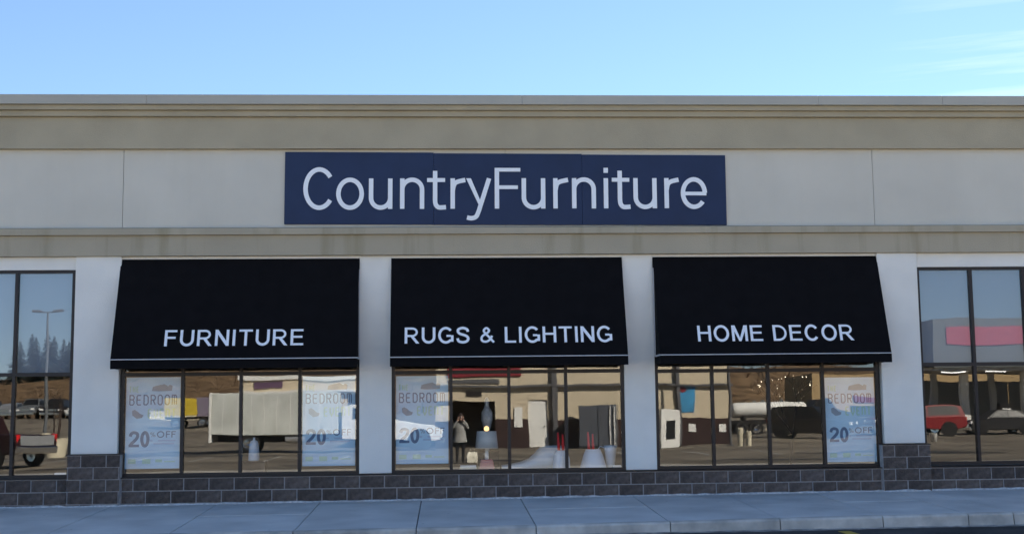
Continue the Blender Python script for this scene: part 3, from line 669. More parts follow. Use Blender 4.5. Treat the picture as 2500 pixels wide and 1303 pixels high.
def wheel(par, x, y, r, w, s):
    t = MB(); n = 20
    t.lathe([(r*.62,-w/2),(r*.95,-w/2),(r,-w*.3),(r,w*.3),(r*.95,w/2),(r*.62,w/2)], n=n, caps=False)
    me = t; me.v = [(x+a, y+c, r+b) for a, b, c in me.v]
    o = me.build('wheel', TYRE, par)
    c = MB().lathe([(.01,-w*.25),(r*.25,-w*.34),(r*.3,-w*.22),(r*.58,-w*.2),(r*.64,-w*.42),(r*.64,w*.42),(.01,w*.35)], n=n)
    c.v = [(x+a, y-s*(c_ if s > 0 else -c_)*-1*(-1), r+b) if False else (x+a, y+s*(-c_), r+b) for a, b, c_ in c.v]
    c.build('rim', CHROME, o)
def vehicle(name, label, cat, loc, rz, body, glass_, hw, wheels, wr, paint, front, rear, roofpaint=None, group=None, scale=1.):
    """side outlines in x (front +) and z; body lower shell, glass_ greenhouse; wheels: x positions"""
    v = thing(name, label, cat, loc, rz, group); v.scale = (scale,)*3
    cx = sum(p[0] for p in body)/len(body); cz = sum(p[1] for p in body)/len(body)
    def sh(k, kz): return [(cx+(x-cx)*k, cz+(z-cz)*kz) for x, z in body]
    rings = [[(x, y, z) for x, z in sh(k, kz)] for y, k, kz in ((-hw,.975,.90),(-hw*.97,.99,.97),(-hw*.88,1,1),(hw*.88,1,1),(hw*.97,.99,.97),(hw,.975,.90))]
    MB().loft(rings).build('body', paint, v, smooth=False, bevel=0)
    if glass_:
        g = glass_; zmax = max(z for x, z in g); zmin = min(z for x, z in g)
        def gy(z): return hw*.93-(z-zmin)/(zmax-zmin)*hw*.20
        rg = [[(x, s*gy(z), z) for x, z in g] for s in (-1, 1)]
        MB().loft(rg).build('cabin', roofpaint or paint, v)
        gx = sum(x for x, z in g)/len(g); gz = (zmin+zmax)/2+.02
        for s in (-1, 1):      # side glass, split by a pillar
            q = [(gx+(x-gx)*.86, gz+(z-gz)*.72) for x, z in g]
            x0 = min(a for a, _ in q); x1 = max(a for a, _ in q); xm = (x0+x1)/2
            for lo, hi in ((x0, xm-.05), (xm+.05, x1)):
                def clip(poly, c, keep):
                    out_ = []
                    for i in range(len(poly)):
                        a, b = poly[i-1], poly[i]; ia = keep(a[0], c); ib = keep(b[0], c)
                        if ia != ib:
                            tt = (c-a[0])/(b[0]-a[0]); out_.append((c, a[1]+tt*(b[1]-a[1])))
                        if ib: out_.append(b)
                    return out_
                pl = clip(clip(q, lo, lambda x, c: x >= c), hi, lambda x, c: x <= c)
                if len(pl) < 3: continue
                MB().add([(x, s*(gy(z)+.012), z) for x, z in pl]+[(x, s*(gy(z)-.03), z) for x, z in pl],
                         [tuple(range(len(pl))), tuple(range(2*len(pl)-1, len(pl)-1, -1))]+[(i, (i+1) % len(pl), len(pl)+(i+1) % len(pl), len(pl)+i) for i in range(len(pl))]).build('side_window', CARGL, v)
        # windscreen and rear glass on the sloping ends
        hi_ = [p for p in g if p[1] > zmax-.05]; fx = max(p[0] for p in hi_); bx_ = min(p[0] for p in hi_); lof = max(g); lob = min(g)
        for (xa, za), (xb, zb), nm, d in (((lof[0], zmin), (fx, zmax), 'windscreen', 1), ((lob[0], zmin), (bx_, zmax), 'rear_window', -1)):
            A = Vector((xa, 0, za)).lerp(Vector((xb, 0, zb)), .12); B = Vector((xa, 0, za)).lerp(Vector((xb, 0, zb)), .90)
            ya, yb = gy(A.z)*.9, gy(B.z)*.9; o = Vector((.014*d, 0, .008))
            MB().add([A+o+Vector((0,-ya,0)), A+o+Vector((0,ya,0)), B+o+Vector((0,yb,0)), B+o+Vector((0,-yb,0)), A-o*2+Vector((0,-ya,0)), A-o*2+Vector((0,ya,0)), B-o*2+Vector((0,yb,0)), B-o*2+Vector((0,-yb,0))],
                     [(0,1,2,3),(7,6,5,4),(0,4,5,1),(1,5,6,2),(2,6,7,3),(3,7,4,0)]).build(nm, CARGL, v)
    for wx in wheels:
        for s in (-1, 1):
            wheel(v, wx, s*(hw-.10), wr, .22, s)
            a = MB(); a.lathe([(wr*1.17,0),(wr*1.17,.02)], n=18); a.v = [(wx+p, s*(hw+.002-q), wr+.02+r_) for p, r_, q in a.v]; a.build('wheel_arch', DARK, v)
    xf, zf, xr, zr = front[0], front[1], rear[0], rear[1]
    for s in (-1, 1):
        MB().box(xf-.12, xf+.02, s*hw*.80-.17, s*hw*.80+.17, zf-.09, zf+.09).build('headlight', LENS, v, bevel=.02)
        MB().box(xr-.02, xr+.10, s*hw*.86-.10, s*hw*.86+.10, zr-.16, zr+.16).build('tail_light', TAIL, v, bevel=.015)
    MB().box(xf-.05, xf+.015, -hw*.50, hw*.50, zf-.11, zf+.09).build('grille', CHROME, v, bevel=.01)
    MB().box(xf-.10, xf+.10, -hw*.96, hw*.96, zf-.46, zf-.22).build('bumper', CHROME, v, bevel=.03)
    MB().box(xr-.12, xr+.08, -hw*.96, hw*.96, zr-.50, zr-.26).build('bumper', CHROME, v, bevel=.03)
    return v
CAR_B = [(-2.2,.38),(-2.25,.62),(-2.2,.92),(-1.5,.98),(.8,.97),(1.9,.84),(2.15,.68),(2.18,.38),(1.9,.26),(-1.9,.26)]
CAR_G = [(-1.75,.95),(-1.15,1.42),(-.2,1.47),(.35,1.42),(1.1,.95)]
SUV_B = [(-2.3,.45),(-2.35,.75),(-2.3,1.08),(-1.5,1.1),(1.0,1.1),(2.1,1.02),(2.32,.82),(2.35,.45),(2.0,.34),(-2.0,.34)]
SUV_G = [(-2.2,1.07),(-2.0,1.74),(-1.0,1.80),(.25,1.76),(1.0,1.07)]
PU_B = [(-2.75,.55),(-2.78,.80),(-2.74,1.10),(-.55,1.12),(1.2,1.12),(2.4,1.04),(2.62,.85),(2.66,.50),(2.3,.40),(-2.3,.42)]
PU_G = [(-.62,1.10),(-.45,1.72),(.30,1.80),(.70,1.76),(1.35,1.10)]
TOP_G = [(-2.70,1.10),(-2.62,1.66),(-.8,1.74),(.30,1.80),(.70,1.76),(1.35,1.10)]
v = vehicle('pickup_truck', 'dark maroon pickup truck with chrome bumper and pale tailgate reflected in the far left window', 'pickup truck', (-16.55, -24.6, -.28), rad(206), PU_B, PU_G, .98, (-1.75, 1.75), .40, MAROON, (2.64, .88), (-2.74, .95))
MB().box(-2.80, -2.765, -.78, .78, .72, 1.08).build('tailgate', SILP, v, bevel=.01)
vehicle('pickup_truck', 'bright red pickup truck with a bed topper reflected in the right-hand window', 'pickup truck', (27.0, -51.5, -.24), rad(176), PU_B, TOP_G, .98, (-1.75, 1.75), .40, REDP, (2.64, .88), (-2.74, .95))
vehicle('suv', 'black off-road car parked by the white tank truck, reflected under the HOME DECOR awning', 'car', (20.6, -50.0, -.25), rad(30), SUV_B, SUV_G, .93, (-1.45, 1.45), .38, BLKP, (2.33, .85), (-2.3, .95))
vehicle('suv', 'black car parked at the fuel canopy, reflected at the right edge of the right-hand window', 'car', (32.9, -53.5, -.22), rad(178), CAR_B, CAR_G, .88, (-1.35, 1.38), .32, BLKP, (2.15, .72), (-2.2, .8))
PARK = [(-49.0, BLKP, SUV_B, SUV_G, 'dark four wheel drive at the left end of the parked row'), (-46.4, BLKP, CAR_B, CAR_G, 'black saloon second from the left in the parked row'),
        (-43.4, MAROON, SUV_B, SUV_G, 'dark red car in the parked row below the hillside'), (-41.2, SILP, CAR_B, CAR_G, 'silver saloon in the middle of the parked row'),
        (-39.0, GREYP, SUV_B, SUV_G, 'grey car right of the silver saloon in the parked row'), (-36.9, BLKP, SUV_B, SUV_G, 'black off-road car near the right end of the parked row'), (-34.7, WPAINT, CAR_B, CAR_G, 'white car at the right end of the parked row')]
for x, m, b, g, lab in PARK:
    hw = .93 if b is SUV_B else .88
    vehicle('parked_car', lab, 'car', (x, -101.5, lot_z(x, -101.5)), rad(90+random.uniform(-3, 3)), b, g, hw, (-1.42, 1.42), .36, m, (2.2 if b is CAR_B else 2.33, .75), (-2.2, .85), group='cars parked in a row below the hillside')

# white box truck
bt = thing('box_truck', 'white box truck parked side on, reflected in the window under the FURNITURE awning', 'truck', (-5.2, -37.1, -.28))
MB().box(-5.2, .35, -1.12, 1.12, .80, 2.68).build('cargo_box', TRBOX, bt, bevel=.03)
for i in range(9):
    for s in (-1,): MB().box(-4.7+.6*i-.02, -4.7+.6*i+.02, 1.121, 1.133, .9, 2.58).build('panel_rib', WPAINT, bt)
MB().box(-5.32, -5.20, -1.15, 1.15, .48, 2.70).build('rear_frame', WPAINT, bt, bevel=.02)
MB().box(-5.0, 4.6, -.45, .45, .5, .78).build('chassis', DARK, bt)
MB().loft([[(x, s, z) for x, z in ((.55,.55),(.5,1.35),(.6,2.02),(.95,2.12),(1.9,2.08),(2.35,1.85),(3.0,1.38),(4.6,1.16),(5.0,.92),(5.02,.5),(4.7,.45))] for s in (-1.0, 1.0)]).build('cab', WPAINT, bt, bevel=.02)
for s in (-1, 1):
    w1 = MB().prism([(1.0,1.42),(1.02,1.95),(1.85,1.95),(2.2,1.75),(2.5,1.42)], s*1.0, s*1.012); w1.build('side_window', CARGL, bt)
    MB().box(2.55, 2.65, s*1.03, s*1.26, 1.35, 1.75).build('mirror', DARK, bt, bevel=.02)
    MB().box(4.92, 5.04, s*.72-.16, s*.72+.16, .78, .96).build('headlight', LENS, bt, bevel=.02)
    wheel(bt, -3.6+.0, s*.88, .43, .34, s); wheel(bt, 4.0, s*.86, .43, .28, s)
    a = MB(); a.lathe([(.56,0),(.56,.02)], n=18); a.v = [(4.0+p, s*(1.004-q), .46+r_) for p, r_, q in a.v]; a.build('wheel_arch', DARK, bt)
MB().add([(2.36,-.85,1.83),(2.36,.85,1.83),(2.99,.9,1.40),(2.99,-.9,1.40),(2.33,-.85,1.80),(2.33,.85,1.80),(2.96,.9,1.37),(2.96,-.9,1.37)], [(0,1,2,3),(7,6,5,4),(0,4,5,1),(1,5,6,2),(2,6,7,3),(3,7,4,0)]).build('windscreen', CARGL, bt)
for v_ in list(bt.children):
    if v_.name.startswith('windscreen'): v_.location = (.03, 0, .03)
MB().box(4.9, 5.14, -1.0, 1.0, .38, .62).build('bumper', CHROME, bt, bevel=.03)
MB().tube((-1.9,.9,.62),(-1.1,.9,.62),.16).build('fuel_tank', SILP, bt)

# tank truck
tk = thing('tank_truck', 'white cylindrical tank truck reflected in the window under the HOME DECOR awning', 'truck', (20.2, -58, -.2))
tkm = MB().lathe([(.02,-2.45),(.35,-2.40),(.46,-2.25),(.48,-2.1),(.48,2.1),(.46,2.25),(.30,2.42),(.02,2.5)], n=24); tkm.v = [(c, a, b+1.58) for a, b, c in tkm.v]
tkm.build('tank', WPAINT, tk, smooth=True)
MB().box(-2.4, 4.2, -.4, .4, .72, .95).build('chassis', DARK, tk)
for x in (-1.6, 0, 1.6): MB().box(x-.08, x+.08, -.5, .5, .95, 1.2).build('tank_saddle', DARK, tk)
for x in (-.9, -.3, .9): MB().tube((x,0,2.04),(x,0,2.22),.11).build('hatch', CHROME, tk)
MB().loft([[(x, s, z) for x, z in ((2.7,.6),(2.68,1.6),(2.8,2.15),(3.6,2.2),(4.0,1.6),(5.0,1.42),(5.25,1.1),(5.25,.55))] for s in (-.95, .95)]).build('cab', BLKP, tk, bevel=.02)
for s in (-1, 1):
    MB().prism([(2.95,1.55),(3.0,2.05),(3.5,2.08),(3.8,1.55)], s*.951, s*.962).build('side_window', CARGL, tk)
    for x in (-1.9, -1.0, 4.6): wheel(tk, x, s*.80, .46, .3, s)
MB().box(5.2, 5.38, -.95, .95, .4, .68).build('bumper', CHROME, tk, bevel=.03); MB().box(5.22, 5.28, -.5, .5, .75, 1.25).build('grille', CHROME, tk, bevel=.01)

# service garage opposite
ga = thing('service_garage', 'beige rendered service garage with brown wainscot and an open bay, reflected under the middle awning', 'building', (6.6, -40, -.28))
x0, x1 = -7.1, 7.1; H = 5.4
def wall(a, b, z0, z1, m=BEIGE, nm='wall', y0=-.3, y1=0.): MB().box(a, b, y0, y1, z0, z1).build(nm, m, ga)
GB0, GB1 = -6.35, -4.23      # garage bay opening
wall(x0, GB0, 1.32, H); wall(GB1, -2.63, 1.32, H); wall(-1.74, x1, 1.32, H); wall(GB0+.001, GB1-.001, 2.28, H); wall(-2.629, -1.741, 2.30, H)
wall(x0, GB0, 0, 1.319, BROWNW, 'wainscot', -.3, .012); wall(GB1, -2.63, 0, 1.319, BROWNW, 'wainscot', -.3, .012); wall(-1.74, x1, 0, 1.319, BROWNW, 'wainscot', -.3, .012)
wall(x0+.01, x1-.01, 0, H-.3, BEIGE, 'wall', -12.3, -12.0)
MB().box(x0, x0+.3, -12, -.301, 0, H-.1).build('wall', BEIGE, ga); MB().box(x1-.3, x1, -12, -.301, 0, H-.1).build('wall', BEIGE, ga)
MB().box(x0+.31, x1-.31, -11.99, -.31, H-.5, H-.3).build('roof', ROOF, ga)
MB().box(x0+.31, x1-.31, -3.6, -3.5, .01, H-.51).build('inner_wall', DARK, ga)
MB().box(-2.62, -1.75, -.2, -.08, .02, 2.29).build('door', WPAINT, ga, bevel=.01)
MB().tube((-1.9,-.07,1.05),(-1.9,-.0,1.05),.03).build('door_handle', CHROME, ga)
MB().box(x0-.15, x1+.15, .001, .22, 2.86, 2.96).build('ledge', DPIPE, ga)
MB().box(x0-.1, x1+.1, .001, .10, H-.35, H+.1).build('fascia', WPAINT, ga)
for px_, w_ in ((-1.56, .26), (4.55, .2)): MB().box(px_, px_+w_, .03, .19, .02, H-.4).build('downpipe', DPIPE, ga, bevel=.03)
MB().box(GB1+.9, GB1+1.35, .013, .06, .95, 1.95).build('notice_board', WPAINT, ga)
for a in (5.12, 6.55): MB().box(a, a+.38, .013, .05, .62, 1.02).build('notice_board', WPAINT, ga)
MB().box(-6.55, -3.0, .005, .09, 3.35, 3.80).build('shop_sign', SIGNR, ga, bevel=.03)
MB().box(-6.5, -4.0, .006, .06, 3.05, 3.24).build('shop_sign', DPIPE, ga)
MB().box(-5.65, -4.95, .006, .05, 2.50, 2.70).build('shop_sign', DARK, ga)
MB().box(x0+.02, GB0-.02, .02, .06, 2.1, 2.25).build('lintel', DPIPE, ga)
POSTB = mat('blue_advert', (.06, .30, .55), .5, var=.5, scale=1.2)
pb = MB().box(-.42, .42, .0, .03, 0, 1.34).build('wall_poster', POSTB, loc=(11.62, -39.99, 1.33)); tag(pb, 'bright blue advertising poster with a red patch on the beige garage wall', 'poster')
MB().add([(-.34+.20+.19*math.cos(i*PI/6), .032, 1.08+.14*math.sin(i*PI/6)) for i in range(12)], [tuple(range(12))]).build('red_patch', SIGNR, pb)
ic = thing('ice_cabinet', 'tall dark grey cabinet with two pale edged doors outside the beige garage', 'cabinet', (7.2, -38.8, -.28), rad(12))
MB().box(-.9, .9, -.5, .5, .05, 2.0).build('cabinet_body', GREYP, ic, bevel=.02)
for a in (-.88, .02): MB().box(a, a+.86, .501, .54, .12, 1.93).build('door', mat('cabinet_door', (.10, .11, .13), .5, var=.2, scale=4), ic, bevel=.01)
for a in (.80, .60): MB().box(a, a+.05, .545, .60, .15, 1.9).build('door_edge', WPAINT, ic)
fz = thing('drinks_cooler', 'white cooler cabinet with a dark glass door, reflected left of the blue wall poster', 'cooler', (10.45, -38.7, -.28), rad(-8))
MB().box(-.48, .48, -.4, .4, 0, 1.72).build('cabinet_body', WPAINT, fz, bevel=.02); MB().box(-.22, .22, .401, .42, .40, 1.2).build('door_glass', CARGL, fz)

# plaza building further off, yellow trailer, barriers
pl = thing('plaza_building', 'small beige plaza building with a purple sign band seen above the box truck', 'building', (-11.2, -86, .75))
MB().box(-6, 6, -9, 0, 0, 3.5).build('wall', BEIGE, pl); MB().box(-6.15, 6.15, -9.1, .15, 3.501, 3.85).build('fascia', WPAINT, pl)
MB().box(-4.8, -2.4, .001, .10, 2.95, 3.35).build('shop_sign', PURP, pl)
MB().box(-6.0, 6.0, .001, .6, 2.55, 2.7).build('canopy', WPAINT, pl)
for i in range(4): MB().box(-5.4+2.8*i, -3.2+2.8*i, .001, .03, .5, 2.3).build('window', CARGL, pl)
yt = thing('cargo_trailer', 'yellow panelled trailer with a purple end parked left of the box truck', 'trailer', (-19.0, -75, lot_z(0, -75)))
MB().box(-1.7, .55, -1.2, 1.2, 1.05, 2.25).build('cargo_box', mat('yellow_panel', (.62, .45, .04), .6, var=.15, scale=2), yt, bevel=.02)
MB().box(.552, 1.9, -1.2, 1.2, .95, 2.35).build('cargo_box', mat('mauve_panel', (.20, .17, .22), .6), yt, bevel=.02)
MB().box(-1.7, 1.9, -1, 1, .75, .94).build('chassis', DARK, yt)
for x in (-.9, 1.0):
    for s in (-1, 1): wheel(yt, x, s*1.0, .42, .3, s)
for i in range(5):
    b = MB().prism([(-.30,0),(-.26,.10),(-.12,.25),(-.09,.75),(.09,.75),(.12,.25),(.26,.10),(.30,0)], -.98, .98).build('concrete_barrier', CONCB, loc=(-25.5+2.1*i, -94, lot_z(0, -94)), bevel=.01)
    b.rotation_euler = (0, 0, PI/2); tag(b, ['left end concrete barrier', 'concrete barrier next to the left end one', 'middle concrete barrier', 'concrete barrier next to the right end one', 'right end concrete barrier'][i]+' of the low row beyond the box truck', 'barrier', 'low concrete barriers in a row')
st = thing('semi_trailer', 'large white trailer standing behind the parked row, reflected at the far left edge', 'trailer', (-50.8, -106.5, 1.2))
MB().box(-5.5, 5.0, -1.3, 1.3, 1.2, 3.9).build('cargo_box', WPAINT, st, bevel=.04); MB().box(-5.3, 4.8, -.5, .5, .8, 1.19).build('chassis', DARK, st)
for x in (-4.4, -3.3, 3.6):
    for s in (-1, 1): wheel(st, x, s*1.0, .5, .3, s)

# fuel canopy
fc = thing('fuel_canopy', 'large grey flat canopy with a red fascia band reflected in the right-hand window', 'canopy', (42.5, -68, 0))
GREYF = mat('grey_fascia', (.115, .13, .135), .7, var=.06, scale=.5); REDF = mat('red_fascia', (.33, .06, .085), .5)
MB().box(-9.9, 14, -6, 6, 4.1, 7.3).build('fascia', GREYF, fc)
MB().box(-9.0, 13, 6.001, 6.06, 5.6, 6.75).build('red_band', REDF, fc)
MB().box(-9.6, 13.7, -5.7, 5.7, 3.9, 4.099).build('soffit', WPAINT, fc)
for x in (-6.6, -2.2, 4.5, 10): 
    for y in (2.5, -3): MB().box(x-.22, x+.22, y-.22, y+.22, -.28, 3.899).build('column', WPAINT, fc, bevel=.02)
for x in (-8.5, -5.5, -2.0, 1.5): 
    MB().box(x, x+1.5, 3.6, 3.8, 3.83, 3.898).build('strip_light', mat('tube_light', (1, .98, .92), .5, emit=2.), fc)
cs = thing('convenience_store', 'tan shop with dark glazing and a red sign under the fuel canopy', 'building', (42, -82, 0))
MB().box(-12, 14, -8, 0, -.3, 4.2).build('wall', mat('tan_wall', (.45, .32, .17), .9, var=.1, scale=.6), cs)
for i in range(4): MB().box(-3.4+4*i, .5+4*i, .001, .04, .0, 3.5).build('window', CARGL, cs)
MB().box(-8.6, -4.6, .001, .1, 2.0, 2.5).build('shop_sign', SIGNR, cs); MB().box(-9.0, -5.0, .001, .05, -.2, 1.7).build('window', CARGL, cs)
for i, (x, y) in enumerate(((36.4, -60.2), (39.4, -60.6))):
    p = thing('fuel_pump', ['dark fuel pump nearer the canopy corner in the right-hand window', 'dark fuel pump farther from the canopy corner, with a pale front'][i], 'fuel pump', (x, y, -.28), group='fuel pumps under the canopy')
    MB().box(-.45, .45, -.3, .3, 0, 1.9).build('pump_body', DARK, p, bevel=.02); MB().box(-.3, .3, .301, .33, 1.0, 1.6).build('pump_face', WPAINT, p); MB().box(-.55, .55, -.4, .4, -.02, .13).build('plinth', CONCB, p)
dr = thing('oil_drum', 'bright red drum standing on the lot beside the right pilaster reflection', 'drum', (22.55, -39.6, -.28))
MB().lathe([(.27,0),(.29,.02),(.28,.3),(.295,.32),(.28,.34),(.28,.6),(.295,.62),(.28,.64),(.28,.86),(.29,.88),(.27,.88)], n=20).build('drum_body', REDP, dr, smooth=True)
pa = MB().lathe([(.15,0),(.20,.42),(.21,.43),(.19,.43),(.14,.02)], n=18).build('bucket', WPAINT, loc=(23.45, -39.2, -.28), smooth=True); tag(pa, 'white plastic bucket standing on the lot right of the red drum', 'bucket')

# bollards, pole, planter, lamp post
for i, (x, y, h) in enumerate(((13.36, -36.3, .86), (13.70, -36.1, .74))):
    b = MB().lathe([(.13,0),(.13,h-.03),(.11,h),(.01,h+.01)], n=18).build('bollard', CONCB, loc=(x, y, -.28), smooth=False); tag(b, ['taller pale concrete bollard before the tank truck', 'shorter pale concrete bollard before the tank truck'][i], 'bollard', 'pale bollards by the pole')
pp = thing('utility_pole', 'thin dark pole standing by the pale bollards, crossing the tank truck', 'pole', (13.1, -37.2, -.28))
MB().tube((0,0,0),(0,0,5.6),.075,.06).build('shaft', DPIPE, pp); MB().box(-.15, .15, -.15, .15, 0, .05).build('base_plate', DPIPE, pp)
pn = thing('tree_planter', 'pale concrete planter with thin bare saplings beside the far left window frame', 'planter', (-16.62, -34, -.28))
MB().lathe([(.42,0),(.52,.75),(.54,.78),(.46,.78),(.44,.66),(.01,.66)], n=18).build('pot', CONCB, pn)
rn = random.Random(3)
for i in range(4):
    mb = MB(); p = Vector((rn.uniform(-.2,.2), rn.uniform(-.2,.2), .64)); d = Vector((rn.uniform(-.12,.12), rn.uniform(-.1,.1), 1)).normalized()
    q = p+d*1.9; mb.tube(p, q, .035, .015, n=6)
    for t in range(5):
        a = p.lerp(q, .45+.12*t); mb.tube(a, a+Vector((rn.uniform(-.35,.35), rn.uniform(-.35,.35), .45)), .010, .004, n=4)
    mb.build('stem', WOODD, pn)
def lamp_post(x, y, lab, h, group=None):
    lp = thing('lamp_post', lab, 'lamp post', (x, y, lot_z(x, y)), 0, group)
    MB().tube((0,0,.5),(0,0,h-.12),.10,.06).build('pole', GREYP, lp); MB().lathe([(.28,0),(.28,.5),(.24,.52)], n=14).build('pole_base', CONCB, lp)
    MB().box(-.55, .55, -.04, .04, h-.13, h-.05).build('arm', GREYP, lp)
    for s in (-1, 1): MB().box(s*.64-.30, s*.64+.30, -.22, .22, h-.10, h+.06).build('lamp_head', GREYP, lp, bevel=.03)
lamp_post(-25.1, -60, 'tall twin headed lamp post reflected against the sky in the far left window', 8.15)

# trees on the rise
NEEDLE = mat('conifer_needles', (.022, .036, .032), .9, var=.5, scale=1.2); BARK = mat('grey_bark', (.10, .08, .065), .95, var=.3, scale=5); TWIG = mat('dry_twigs', (.20, .135, .085), .95, var=.3, scale=2)
def conifer(x, y, h, lab, seed):
    t = thing('conifer_tree', lab, 'tree', (x, y, hill_z(x, y)-.1), 0, 'dark conifers on the rise'); r = random.Random(seed)
    MB().tube((0,0,0),(0,0,h*.97),h*.018,.02,n=7).build('trunk', BARK, t)
    mb = MB(); z = h*.05
    while z < h*.985:            # whorls of drooping branches, each a spray of narrow needle blades
        f = z/h; R = h*.33*(1-f)**.9*r.uniform(.72, 1.12)+.06; nb = int(7+8*(1-f))
        for k_ in range(nb):
            a = 2*PI*k_/nb+r.uniform(-.4,.4); L_ = R*r.uniform(.6, 1.15); d = Vector((math.cos(a), math.sin(a), 0)); s_ = Vector((-math.sin(a), math.cos(a), 0)); o = Vector((0,0,z+r.uniform(-.1,.1)))
            for q in range(5):
                u = .15+.85*q/5; c = o+d*L_*u+Vector((0,0,-.32*L_*u*u)); wd = L_*.30*(1-u*.6)
                mb.add([c, c+d*L_*.22+s_*wd+Vector((0,0,-.05-.1*r.random())), c+d*L_*.34-Vector((0,0,.12*L_)), c+d*L_*.22-s_*wd+Vector((0,0,-.05-.1*r.random()))], [(0,1,2),(0,2,3)])
        z += h*.035*r.uniform(.7,1.3)*(1.25-f*.6)
    mb.build('crown', NEEDLE, t, fix=False)
for i, (x, h) in enumerate(((-62.0, 5.4), (-60.2, 7.4), (-58.8, 6.5), (-57.4, 7.0), (-55.9, 6.2), (-54.3, 5.2), (-61.2, 6.4), (-59.6, 6.8), (-58.2, 6.2), (-56.6, 6.6), (-55.1, 5.7))):
    conifer(x, -165-2*(i % 3), h, ['leftmost conifer of the dark clump, short', 'tallest pointed conifer of the dark clump', 'conifer just right of the tallest one', 'second tallest conifer, behind the lamp post', 'medium conifer right of the lamp post', 'smallest conifer at the right end of the clump', 'dense conifer between the short leftmost one and the tallest', 'dense conifer tucked against the right side of the tallest', 'lower dense conifer in the middle of the clump', 'dense conifer close behind the lamp post', 'low dense conifer near the right end of the clump'][i], i+11)
def bare_tree(x, y, h, lab, seed):
    t = thing('bare_tree', lab, 'tree', (x, y, hill_z(x, y)-.1), 0, 'leafless trees on the hillside'); r = random.Random(seed); mb = MB(); tw = MB()
    def g(p, d, ra, l, dep):
        q = p+d*l; (mb if dep > 2 else tw).tube(p, q, ra, ra*.65, n=5 if dep > 2 else 3, caps=False)
        if dep:
            for i in range(3 if dep > 1 else 4): g(q, (d+Vector((r.uniform(-.75,.75), r.uniform(-.75,.75), r.uniform(-.1,.45)))).normalized(), ra*.62, l*.74, dep-1)
    g(Vector((0,0,0)), Vector((0,0,1)), h*.022, h*.27, 5)
    mb.build('trunk', BARK, t, fix=False); tw.build('crown', TWIG, t, fix=False)
for i, (x, y, h) in enumerate(((-70, -160, 5.5), (-67, -166, 6.5), (-64.5, -158, 5.5), (-46, -165, 5), (32, -125, 6), (38, -128, 7), (45, -123, 6.5))):
    bare_tree(x, y, h, ['leafless tree at the far left of the hillside', 'tallest leafless tree on the left hillside', 'leafless tree just left of the conifers', 'leafless tree on the rise right of the conifers', 'leafless tree on the hillside above the tank truck', 'leafless tree on the hillside right of the pole', 'leafless tree on the hillside behind the black off-road car'][i], i+31)
mb = MB(); r = random.Random(9)      # scrub
for i in range(700):
    x = r.uniform(-75, 70); y = -112-62*r.random(); z = hill_z(x, y); s = r.uniform(.4, 1.3)
    for k_ in range(7):
        a = r.uniform(0, 2*PI); mb.add([(x+.12*s*math.cos(a), y+.12*s*math.sin(a), z-.05), (x-.12*s*math.sin(a), y+.12*s*math.cos(a), z-.05), (x+s*.8*math.cos(a), y+s*.8*math.sin(a), z+s*r.uniform(.4,1.))], [(0,1,2)])
mb.build('dry_scrub', TWIG, kind='stuff', fix=False)

# ------------------------------------------------------------------ the photographer and her bag
SKIN = mat('skin', (.55, .33, .25), .6); HAIRM = mat('dark_hair', (.03, .02, .018), .7); JACK = mat('grey_jacket', (.30, .30, .29), .9, var=.15, scale=12); TROU = mat('black_trousers', (.015, .015, .017), .9); BOOT = mat('black_boots', (.01, .01, .01), .5)
def skin_mesh(nodes, edges, name, mats, parent, subd=2, matfn=None):
    me = bpy.data.meshes.new(name); me.from_pydata([n[0] for n in nodes], edges, []); o = link(me, name, parent)
    o.modifiers.new('s', 'SKIN').use_smooth_shade = True
    for i, n in enumerate(nodes):
        d = me.skin_vertices[0].data[i]; d.radius = n[1] if isinstance(n[1], tuple) else (n[1], n[1]); d.use_root = (i == 0)
    sb = o.modifiers.new('d', 'SUBSURF'); sb.levels = subd; sb.render_levels = subd
    bpy.context.view_layer.update(); dg = bpy.context.evaluated_depsgraph_get(); me2 = bpy.data.meshes.new_from_object(o.evaluated_get(dg))
    o.modifiers.clear(); o.data = me2; bpy.data.meshes.remove(me); me2.name = name
    me2.materials.clear()
    for m in mats: me2.materials.append(m)
    for p in me2.polygons:
        p.use_smooth = True
        p.material_index = matfn(p.center) if matfn else 0
    return o
pe = thing('person', 'person in a grey jacket and black trousers photographing the store with a raised camera', 'person', (.44, -21.40, -.28), 0)
N = [((0,0,.86),(.155,.115)), ((0,.01,1.05),(.135,.10)), ((0,0,1.24),(.165,.11)), ((0,-.01,1.36),(.12,.08)), ((0,.0,1.43),(.052,.055)), ((0,.03,1.50),(.062,.078)), ((0,.035,1.575),(.078,.098)), ((0,.02,1.645),(.055,.07)),
     ((-.19,-.01,1.33),.062), ((-.25,.12,1.16),.045), ((-.12,.21,1.40),.034), ((-.075,.235,1.48),.028),
     ((.19,-.01,1.33),.062), ((.27,.11,1.15),.045), ((.12,.21,1.41),.034), ((.075,.235,1.48),.028),
     ((-.095,0,.78),.098), ((-.105,.015,.45),.062), ((-.11,-.01,.09),.042), ((-.115,.11,.045),.036),
     ((.095,0,.78),.098), ((.105,.015,.45),.062), ((.11,-.01,.09),.042), ((.115,.11,.045),.036)]
E_ = [(0,1),(1,2),(2,3),(3,4),(4,5),(5,6),(6,7),(3,8),(8,9),(9,10),(10,11),(3,12),(12,13),(13,14),(14,15),(0,16),(16,17),(17,18),(18,19),(0,20),(20,21),(21,22),(22,23)]
def pm(c):
    if c.z > 1.40 and abs(c.x) < .14 and c.y < .16 or (c.z > 1.425 and c.y > .18): return 1
    if c.z < .14: return 3
    if c.z < .80: return 2
    return 0
body = skin_mesh(N, E_, 'body', [JACK, SKIN, TROU, BOOT], pe, 2, pm)
